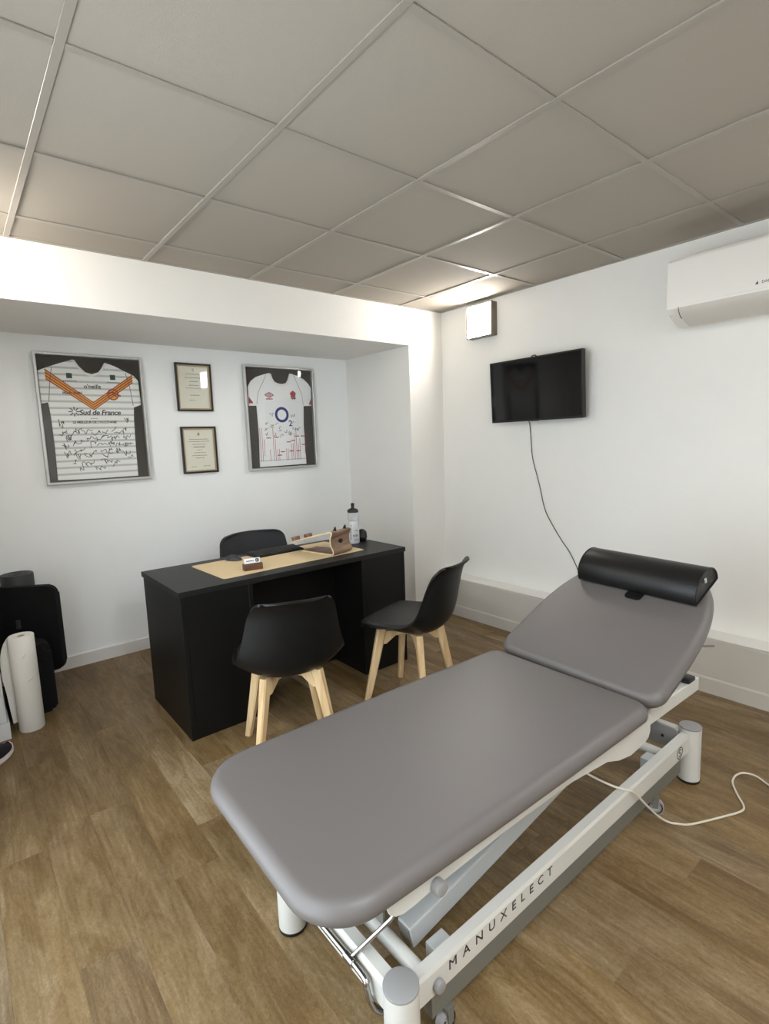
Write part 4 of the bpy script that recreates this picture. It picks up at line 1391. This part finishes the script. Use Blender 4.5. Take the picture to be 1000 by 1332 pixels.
def rail_y(x, y0, y1, side):
    o_ = side
    pr = [(o_ * 0.018, RB), (o_ * 0.018, RT - 0.014), (o_ * 0.010, RT), (-o_ * 0.018, RT), (-o_ * 0.020, RT - 0.008), (-o_ * 0.020, RB)]
    b2 = B(); prism(b2, pr, y0, y1, lambda u, v, w: Vector((x + u, w, v)))
    return obj('end_rail', b2, M['white_metal'], t, False, world=True)
rail_y(PX0 + 0.002, PY0 + 0.036, PY1 - 0.036, -1)
rail_y(PX1 - 0.002, PY0 + 0.036, PY1 - 0.036, 1)
# wording along the near rail
b2 = text_bm('MANUXELECT', 0.036, fy, 0.0, 0.0008, 'LEFT', 0.0, 0.0, 2.0)
ulen = max(v.co.x for v in b2.verts)
for v in b2.verts: v.co.x *= 0.424 / ulen
for v in b2.verts:
    v.co = Vector((-2.392 + v.co.x, PY0 - 0.0090 + v.co.y, RB + 0.030 + v.co.z))
o = obj('lettering', b2, M['ink'], near_rail, False, world=True); o['label'] = 'black lettering MANUXELECT'
b2 = B()
disc(b2, 0, 0, 0.0215, 0.0250, 0, 0.0008, 32)
stroke(b2, [(0.010, 0.010), (0.003, 0.014), (-0.006, 0.012), (-0.009, 0.006), (-0.004, 0.001), (0.004, -0.001), (0.009, -0.006), (0.006, -0.012), (-0.003, -0.014), (-0.010, -0.010)], 0.0042, 0, 0.0008)
for v in b2.verts: v.co += Vector((-1.105, PY0 - 0.0090, (RT + RB) / 2 - 0.006))
o = obj('round_logo', b2, M['ink'], near_rail, False, world=True); o['label'] = 'black circled S logo'
b2 = B(); cyl(b2, (-2.430, PY0 - 0.009, RB + 0.026), (-2.430, PY0 - 0.026, RB + 0.026), 0.0150, n=20, bevel=0.004)
obj('rail_knob', b2, M['grey_cap'], t, world=True)
# dark lower bars that carry the castors
for y_, s in ((PY0 + 0.008, -1), (PY1 - 0.008, 1)):
    b2 = B(); box(b2, PX0 + 0.085, PX1 - 0.10, y_ - 0.014, y_ + 0.014, 0.075, RB - 0.0005, bevel=0.002)
    obj('lower_bar', b2, M['dark_grey'], t, False, world=True)
    for xx, sw in ((-2.395, 0.15), (-1.285, -1.05 if s < 0 else 0.4)):
        yy = y_ + (s * 0.006)
        m4 = Matrix.Translation((xx, yy, 0)) @ Matrix.Rotation(sw, 4, 'Z')
        def cpart(nm, m, par, fn, sm=True):
            b3 = B(); fn(b3); b3.transform(m4)
            return obj(nm, b3, m, par, sm, world=True)
        cs = cpart('castor', M['grey_cap'], t, lambda b: cyl(b, (0, -0.011, 0.030), (0, 0.011, 0.030), 0.030, n=28, bevel=0.004))
        cs['label'] = 'small grey castor wheel'
        cpart('hub', M['silver'], cs, lambda b: cyl(b, (0, -0.0132, 0.030), (0, 0.0132, 0.030), 0.013, n=18))
        for q in (-1, 1):
            cpart('tread_edge', M['black_plastic'], cs, lambda b: tube(b, [(0.0235 * math.cos(a), q * 0.0112, 0.030 + 0.0235 * math.sin(a)) for a in [PI * 0.75 + k * PI * 1.5 / 16 for k in range(17)]], 0.0024, 6))
        cpart('fork', M['dark_grey'], cs, lambda b: (box(b, -0.010, 0.010, -0.0185, -0.0155, 0.030, 0.068), box(b, -0.010, 0.010, 0.0155, 0.0185, 0.030, 0.068), box(b, -0.012, 0.012, -0.0185, 0.0185, 0.066, 0.0745)), False)
# scissor links between base and upper frame
def beam(name, p0, p1, hw, hh, m):
    p0, p1 = Vector(p0), Vector(p1)
    d = (p1 - p0).normalized(); side = Vector((0, 1, 0)); n = d.cross(side)
    if n.z < 0: n = -n
    b2 = B()
    L_ = (p1 - p0).length
    m4 = Matrix.Identity(4)
    for i in range(3):
        m4[i][0], m4[i][1], m4[i][2], m4[i][3] = d[i], side[i], n[i], p0[i]
    box(b2, 0, L_, -hw, hw, -hh, hh, bevel=0.004, M4=m4)
    o = obj(name, b2, m, t, False, world=True)
    return o, m4, L_
for y_ in (-2.176, -1.910):
    o, m4, L_ = beam('lift_arm', (-2.415, y_, 0.186), (-1.40, y_, 0.355), 0.024, 0.030, M['silver'])
    b2 = B(); box(b2, -0.003, -0.0003, -0.020, 0.020, -0.026, 0.026, bevel=0.001, seg=1, M4=m4)
    c_ = obj('end_cap', b2, M['dark_grey'], o, False, world=True); c_['label'] = 'dark plastic end cap'
# round cross tubes of the base, blocks that hold them
for xx, zz in ((-2.452, 0.190), (-1.165, 0.180)):
    b2 = B(); cyl(b2, (xx, PY0 + 0.022, zz - 0.01), (xx, PY1 - 0.022, zz - 0.01), 0.0185, n=20)
    obj('base_cross_tube', b2, M['white_metal'], t, world=True)
for xx in (-2.362, -1.235):
    for s, y_ in ((1, PY0 + 0.0245), (-1, PY1 - 0.0245)):
        ya, yb = sorted((y_, y_ + s * 0.046))
        b2 = B(); box(b2, xx - 0.028, xx + 0.028, ya, yb, 0.105, 0.182, bevel=0.002)
        obj('pivot_block', b2, M['silver'], t, False, world=True)
# grey gusset plate inside the head end rail
b2 = B()
prism(b2, rrect(-2.255, -2.150, 0.130, 0.214, 0.010, 4), -1.032, -1.026, lambda u, v, w: Vector((w, u, v)))
obj('end_plate', b2, M['grey_cap'], t, False, world=True)
b2 = B(); cyl(b2, (-1.0335, -2.205, 0.170), (-1.0315, -2.205, 0.170), 0.006, n=14)
obj('plate_hole', b2, M['black_plastic'], t, world=True)
# motor under the seat
b2 = B(); box(b2, -2.02, -1.78, -1.98, -1.86 + 0.02, 0.36, 0.43, bevel=0.01)
obj('lift_motor', b2, M['dark_grey'], t, world=True)

# foot bar: chrome rod around the foot end with its link to the seat frame
b2 = B()
xr = PX0 - 0.030
tube(b2, smooth_path([(PX0 + 0.06, PY1 + 0.060, 0.090), (PX0 - 0.005, PY1 + 0.058, 0.120), (xr, PY1 + 0.02, 0.175), (xr, PY1 - 0.06, 0.190), (xr, -2.00, 0.190), (xr, -2.185, 0.190), (xr - 0.002, -2.206, 0.176), (xr, -2.215, 0.146), (xr + 0.014, -2.222, 0.115), (xr + 0.045, -2.230, 0.092), (xr + 0.090, -2.236, 0.086)], 6), 0.0078, 10)
obj('foot_bar', b2, M['chrome'], t, world=True)
b2 = B()
tube(b2, smooth_path([(xr, -2.140, 0.190), (-2.492, -2.190, 0.270), (-2.474, -2.202, 0.292), (-2.466, -2.198, 0.306), (-2.470, -2.165, 0.322), (-2.480, -2.135, 0.328), (-2.480, -2.115, 0.312)], 5), 0.0055, 10)
obj('bar_link', b2, M['chrome'], t, world=True)
b2 = B(); cyl(b2, (xr, -2.125, 0.190), (xr, -2.157, 0.190), 0.0105, n=14)
obj('link_sleeve', b2, M['chrome'], t, world=True)
b2 = B(); box(b2, -2.490, -2.482, -2.185, -2.115, 0.262, 0.320, bevel=0.002)
obj('link_plate', b2, M['dark_grey'], t, False, world=True)

# bolster resting on the backrest
mb = up_m(XH, PZ, TH_B) @ Matrix.Translation((0.575, -0.024, 0.0015)) @ Matrix.Rotation(-0.04, 4, 'Z')
t = thing('bolster', 'black half round bolster cushion lying on the raised backrest', 'bolster', mb.translation, rot=mb.to_euler())
def dprof(w, h, n=26):
    # flat bottom, round top
    pts = [(-w + 0.008, 0.0), (w - 0.008, 0.0), (w - 0.002, 0.005)]
    for i in range(n + 1):
        a = PI * i / n
        pts.append((w * math.cos(a), 0.016 + (h - 0.016) * math.sin(a)))
    pts.append((-w + 0.002, 0.005))
    return pts
b2 = B()
pf = dprof(0.094, 0.094)
rings = []
LB = 0.240
for yv, s in ((-LB, 0.90), (-LB - 0.004, 0.965), (-LB + 0.004, 1.0), (-LB * 0.5, 1.0), (0, 1.0), (LB * 0.5, 1.0), (LB - 0.004, 1.0), (LB + 0.004, 0.965), (LB, 0.90)):
    rings.append([b2.verts.new((a * s, yv, max(0.0, 0.045 + (z - 0.045) * s))) for a, z in pf])
for ra, rb in zip(rings, rings[1:]):
    for i in range(len(ra)):
        b2.faces.new((ra[i], ra[(i + 1) % len(ra)], rb[(i + 1) % len(ra)], rb[i]))
b2.faces.new(rings[0]); b2.faces.new(rings[-1][::-1])
obj('cover', b2, M['black_vinyl'], t, True, 50)
for s in (-1, 1):
    b2 = B(); tube(b2, [(a * 0.975, s * (LB + 0.003), max(0.004, 0.045 + (z - 0.045) * 0.975)) for a, z in pf], 0.0030, 6, closed=True)
    obj('piping', b2, M['black_vinyl'], t)
b2 = B(); stroke(b2, [(-0.06, 0.006), (-0.094, 0.002), (-0.122, 0.001), (-0.128, 0.003), (-0.122, 0.006), (-0.090, 0.010)], 0.004, -0.045, 0.0, lambda u, v, w: Vector((u, w, v + 0.003)))
b2.free()
b2 = B(); prism(b2, rrect(-0.132, -0.080, -0.048, 0.018, (0.016, 0.004, 0.004, 0.016), 4), 0.001, 0.006, fz)
obj('pull_tab', b2, M['black_vinyl'], t, False)
b2 = B(); box(b2, -0.006, 0.006, -LB - 0.0072, -LB - 0.002, 0.048, 0.066, bevel=0.0015)
o = obj('zip_puller', b2, M['silver'], t); o['label'] = 'small silver zip puller'

# mains cord of the couch
b2 = B()
pts = [(-1.640, -2.130, 0.300), (-1.610, -2.205, 0.262), (-1.560, -2.262, 0.226), (-1.530, -2.290, 0.2125), (-1.500, -2.312, 0.196), (-1.440, -2.325, 0.130), (-1.360, -2.335, 0.050), (-1.312, -2.352, 0.012), (-1.290, -2.368, 0.0045), (-1.264, -2.398, 0.0042),
       (-1.200, -2.432, 0.0042), (-1.132, -2.464, 0.0042), (-1.069, -2.492, 0.0042), (-1.035, -2.500, 0.0042), (-1.005, -2.490, 0.0042), (-0.966, -2.462, 0.0042), (-0.904, -2.425, 0.0042), (-0.865, -2.414, 0.0042), (-0.825, -2.414, 0.0042), (-0.790, -2.430, 0.0042),
       (-0.780, -2.470, 0.0042), (-0.808, -2.520, 0.0042), (-0.84, -2.60, 0.0042), (-0.82, -2.75, 0.0042), (-0.60, -2.95, 0.0042), (-0.30, -3.05, 0.0042)]
tube(b2, smooth_path(pts, 5), 0.0038, 8)
o = obj('mains_cord', b2, M['cord_white'], couch, world=True); o['label'] = 'cream power cord looping across the floor'

# ------------------------------------------------------------------ things at the left of the niche
# paper roll in front
def paper_roll(label, x, y, r, h, flap=False):
    t = thing('paper_roll', label, 'paper roll', (x, y, 0))
    b2 = B()
    n = 40
    rings = []
    for rr, z in ((0.020, 0.001), (r - 0.002, 0.001), (r, 0.004), (r, h - 0.004), (r - 0.002, h), (0.020, h), (0.020, 0.001)):
        rings.append([b2.verts.new((rr * math.cos(2 * PI * i / n), rr * math.sin(2 * PI * i / n), z)) for i in range(n)])
    for a, b_ in zip(rings, rings[1:]):
        for i in range(n):
            b2.faces.new((a[i], a[(i + 1) % n], b_[(i + 1) % n], b_[i]))
    bmesh.ops.remove_doubles(b2, verts=b2.verts, dist=1e-6)
    obj('paper', b2, M['paper_roll'], t)
    b2 = B()
    rings = []
    for rr, z in ((0.0165, 0.004), (0.0195, 0.004), (0.0195, h - 0.006), (0.0165, h - 0.006), (0.0165, 0.004)):
        rings.append([b2.verts.new((rr * math.cos(2 * PI * i / 20), rr * math.sin(2 * PI * i / 20), z)) for i in range(20)])
    for a, b_ in zip(rings, rings[1:]):
        for i in range(20):
            b2.faces.new((a[i], a[(i + 1) % 20], b_[(i + 1) % 20], b_[i]))
    obj('core', b2, M['cardboard'], t)
    if flap:
        b2 = B()
        a0 = math.atan2(CAM_POS[1] - y, CAM_POS[0] - x) + 0.35
        for (da, z0, w_) in ((0.0, h * 0.55, 0.30), (-0.35, h * 0.80, 0.16)):
            g = []
            for k in range(9):
                s_ = k / 8
                a = a0 + da + (s_ - 0.5) * w_ * 2
                bulge = 0.006 * math.sin(PI * s_)
                g.append((a, z0 + (s_ - 0.5) * 0.02, bulge))
            for k in range(8):
                q = []
                for (a, z, bu), dz in ((g[k], 0.0), (g[k + 1], 0.0), (g[k + 1], 0.008), (g[k], 0.008)):
                    rr = r + 0.0006 + (bu if dz else 0)
                    q.append(b2.verts.new((rr * math.cos(a), rr * math.sin(a), z + dz)))
                b2.faces.new(q)
        obj('torn_edge', b2, M['paper_roll'], t)
    # loose end of the paper standing off the roll
    b2 = B()
    rows_ = [(0.035, 0.075), (0.10, 0.080), (0.20, 0.087), (0.28, 0.096), (0.34, 0.097), (0.385, 0.095), (0.43, 0.085), (0.46, 0.074), (0.485, 0.058)]
    ga_, gb_ = [], []
    for z, ext in rows_:
        ra_, rb_ = [], []
        for k in range(7):
            q = k / 6
            px = -0.035 - (ext - 0.035) * q
            py = math.sqrt(max(0.0, r * r - 0.035 ** 2)) * (1 - q) + 0.030 * q + 0.004
            ra_.append(Vector((px, py, z))); rb_.append(Vector((px, py + 0.0012, z)))
        ga_.append(ra_); gb_.append(rb_)
    slab(b2, ga_, gb_)
    obj('loose_sheet', b2, M['paper_roll'], t)
    return t
paper_roll('tall white paper couch roll standing in front of the black bag', -2.973, 0.100, 0.0565, 0.497, True)
# black trolley bag
t = thing('black_bag', 'black upright nylon bag behind the white paper roll', 'bag', (-2.948, 0.318, 0))
b2 = B(); prism(b2, rrect(-0.112, 0.112, 0.0, 0.385, (0.03, 0.03, 0.05, 0.05), 5), -0.072, 0.085, lambda u, v, w: Vector((u, -w, v)))
bmesh.ops.bevel(b2, geom=[e for e in b2.edges if abs(e.verts[0].co.y - e.verts[1].co.y) < 1e-6], offset=0.025, segments=3, affect='EDGES')
obj('body', b2, M['black_cloth'], t)
b2 = B(); prism(b2, rrect(-0.085, 0.085, 0.06, 0.31, 0.03, 4), 0.0845, 0.098, lambda u, v, w: Vector((u, -w, v)))
obj('front_pocket', b2, M['black_cloth'], t)
b2 = B(); tube(b2, smooth_path([(-0.05, 0, 0.382), (-0.048, 0, 0.400), (-0.03, 0, 0.406), (0.03, 0, 0.406), (0.048, 0, 0.400), (0.05, 0, 0.382)], 5), 0.006, 8)
obj('handle', b2, M['black_plastic'], t)

# black padded panel on feet, turned towards the room
t = thing('folded_case', 'large black upright panel with rounded corners behind the black bag', 'case', (-2.925, 0.520, 0.0), math.radians(-36))
b2 = B(); prism(b2, rrect(-0.21, 0.205, 0.160, 0.660, 0.050, 7), -0.022, 0.022, lambda u, v, w: Vector((u, -w, v)))
bmesh.ops.bevel(b2, geom=[e for e in b2.edges if abs(e.verts[0].co.y - e.verts[1].co.y) < 1e-6], offset=0.008, segments=3, affect='EDGES')
obj('panel', b2, M['black_cloth'], t)
for q in (-0.10, 0.05):
    b2 = B(); box(b2, q - 0.015, q + 0.015, -0.021, 0.05, 0.0, 0.030, bevel=0.006); box(b2, q - 0.012, q + 0.012, -0.012, 0.012, 0.025, 0.18)
    obj('foot', b2, M['black_plastic'], t)
b2 = B(); box(b2, -0.025, 0.0, -0.032, -0.0215, 0.42, 0.47, bevel=0.003)
obj('buckle', b2, M['dark_cushion'], t)

# dark grey roll standing in the corner behind
t = thing('rolled_mat', 'dark grey upright roll standing behind the black panel', 'mat', (-2.915, 0.726, 0))
b2 = B(); lathe(b2, [(0, 0.0), (0.081, 0.0), (0.085, 0.004), (0.085, 0.690), (0.081, 0.696), (0, 0.696)], n=40)
obj('roll', b2, M['dark_cushion'], t)
b2 = B(); tube(b2, [(0.010 * a * math.cos(a * 2.2) , 0.010 * a * math.sin(a * 2.2), 0.6962) for a in [0.6 + k * 0.1 for k in range(62)]], 0.0012, 5)
obj('spiral_edge', b2, M['black_plastic'], t)

# white low cabinet at the left edge
t = thing('white_cabinet', 'white cabinet with a protruding plinth behind the sneaker', 'cabinet', (-3.21, 0.24, 0))
b2 = B(); box(b2, -3.345, -3.0765, 0.056, 0.45, 0.086, 0.80, bevel=0.002)
obj('body', b2, M['white_lacquer'], t, False, world=True)
b2 = B(); box(b2, -3.345, -3.066, 0.044, 0.46, 0.0, 0.0855, bevel=0.002)
obj('plinth', b2, M['white_lacquer'], t, False, world=True)
b2 = B(); box(b2, -3.335, -3.085, 0.038, 0.055, 0.095, 0.79, bevel=0.002)
d_ = obj('door', b2, M['white_lacquer'], t, False, world=True)
b2 = B(); lathe(b2, [(0, 0), (0.007, 0.001), (0.006, 0.010), (0.011, 0.016), (0.010, 0.022), (0, 0.024)], n=14, M4=Matrix.Translation((-3.13, 0.038, 0.5)) @ Matrix.Rotation(PI / 2, 4, 'X'))
obj('knob', b2, M['black_plastic'], d_, world=True)

# sneaker
t = thing('sneaker', 'black and white sneaker on the floor in front of the white cabinet', 'shoe', (-3.258, -0.285, 0.0), math.radians(52))
def foot_outline(s):
    # s along the shoe, 0 heel .. 1 toe -> (left edge, right edge)
    w = 0.034 + 0.016 * math.sin(PI * min(1, s * 1.02) ** 1.3) + (0.004 if s > 0.55 else 0)
    if s < 0.12: w *= math.sqrt(max(0.0, 1 - ((0.12 - s) / 0.12) ** 2)) * 0.75 + 0.25
    if s > 0.80: w *= math.sqrt(max(0.0, 1 - ((s - 0.80) / 0.2) ** 2)) * 0.92 + 0.08
    return w
def shoe_loft(bm, zf, n=24, wscale=1.0):
    rings = []
    for i in range(n + 1):
        s = i / n
        rings.append(zf(s, foot_outline(s) * wscale))
    vs = [[bm.verts.new(p) for p in r] for r in rings]
    m_ = len(vs[0])
    for a, b_ in zip(vs, vs[1:]):
        for k in range(m_):
            bm.faces.new((a[k], a[(k + 1) % m_], b_[(k + 1) % m_], b_[k]))
    bm.faces.new(vs[0][::-1]); bm.faces.new(vs[-1])
Ls = 0.285
b2 = B()
def sole(s, w):
    x_ = s * Ls
    spring = 0.016 * max(0, (s - 0.75) / 0.25) ** 2
    h0 = 0.034 - 0.010 * s
    return [Vector((x_, -w * 0.9, spring)), Vector((x_, -w * 1.06, spring + 0.010)), Vector((x_, -w * 1.0, spring + h0)), Vector((x_, w * 1.0, spring + h0)), Vector((x_, w * 1.06, spring + 0.010)), Vector((x_, w * 0.9, spring))]
shoe_loft(b2, sole)
obj('sole', b2, M['sole'], t)
b2 = B()
def upper(s, w):
    x_ = 0.004 + s * (Ls - 0.010)
    h0 = 0.032 - 0.010 * s + 0.016 * max(0, (s - 0.75) / 0.25) ** 2
    top = 0.105 - 0.010 * s if s < 0.42 else 0.101 - (s - 0.42) / 0.58 * 0.062
    if s > 0.9: top = max(h0 + 0.006, top - 0.02 * ((s - 0.9) / 0.1) ** 2)
    pts = []
    for k in range(13):
        a = PI * k / 12
        pts.append(Vector((x_, -w * math.cos(a) * 0.97, h0 + (top - h0) * math.sin(a) ** 0.75)))
    return pts
shoe_loft(b2, upper)
obj('upper', b2, M['shoe_mesh'], t)
for k in range(5):
    s = 0.46 + 0.075 * k
    zt = 0.101 - (s - 0.42) / 0.58 * 0.062
    b2 = B(); tube(b2, smooth_path([(s * Ls, -0.024, zt - 0.012), (s * Ls + 0.003, 0, zt + 0.0015), (s * Ls + 0.006, 0.024, zt - 0.012)], 4), 0.0028, 8)
    obj('lace', b2, M['black_pad'], t)
b2 = B(); disc(b2, 0.065, 0.0, 0.020, 0.030, 0.096, 0.108, 24, fz, 1.3)
obj('collar', b2, M['dark_cushion'], t)
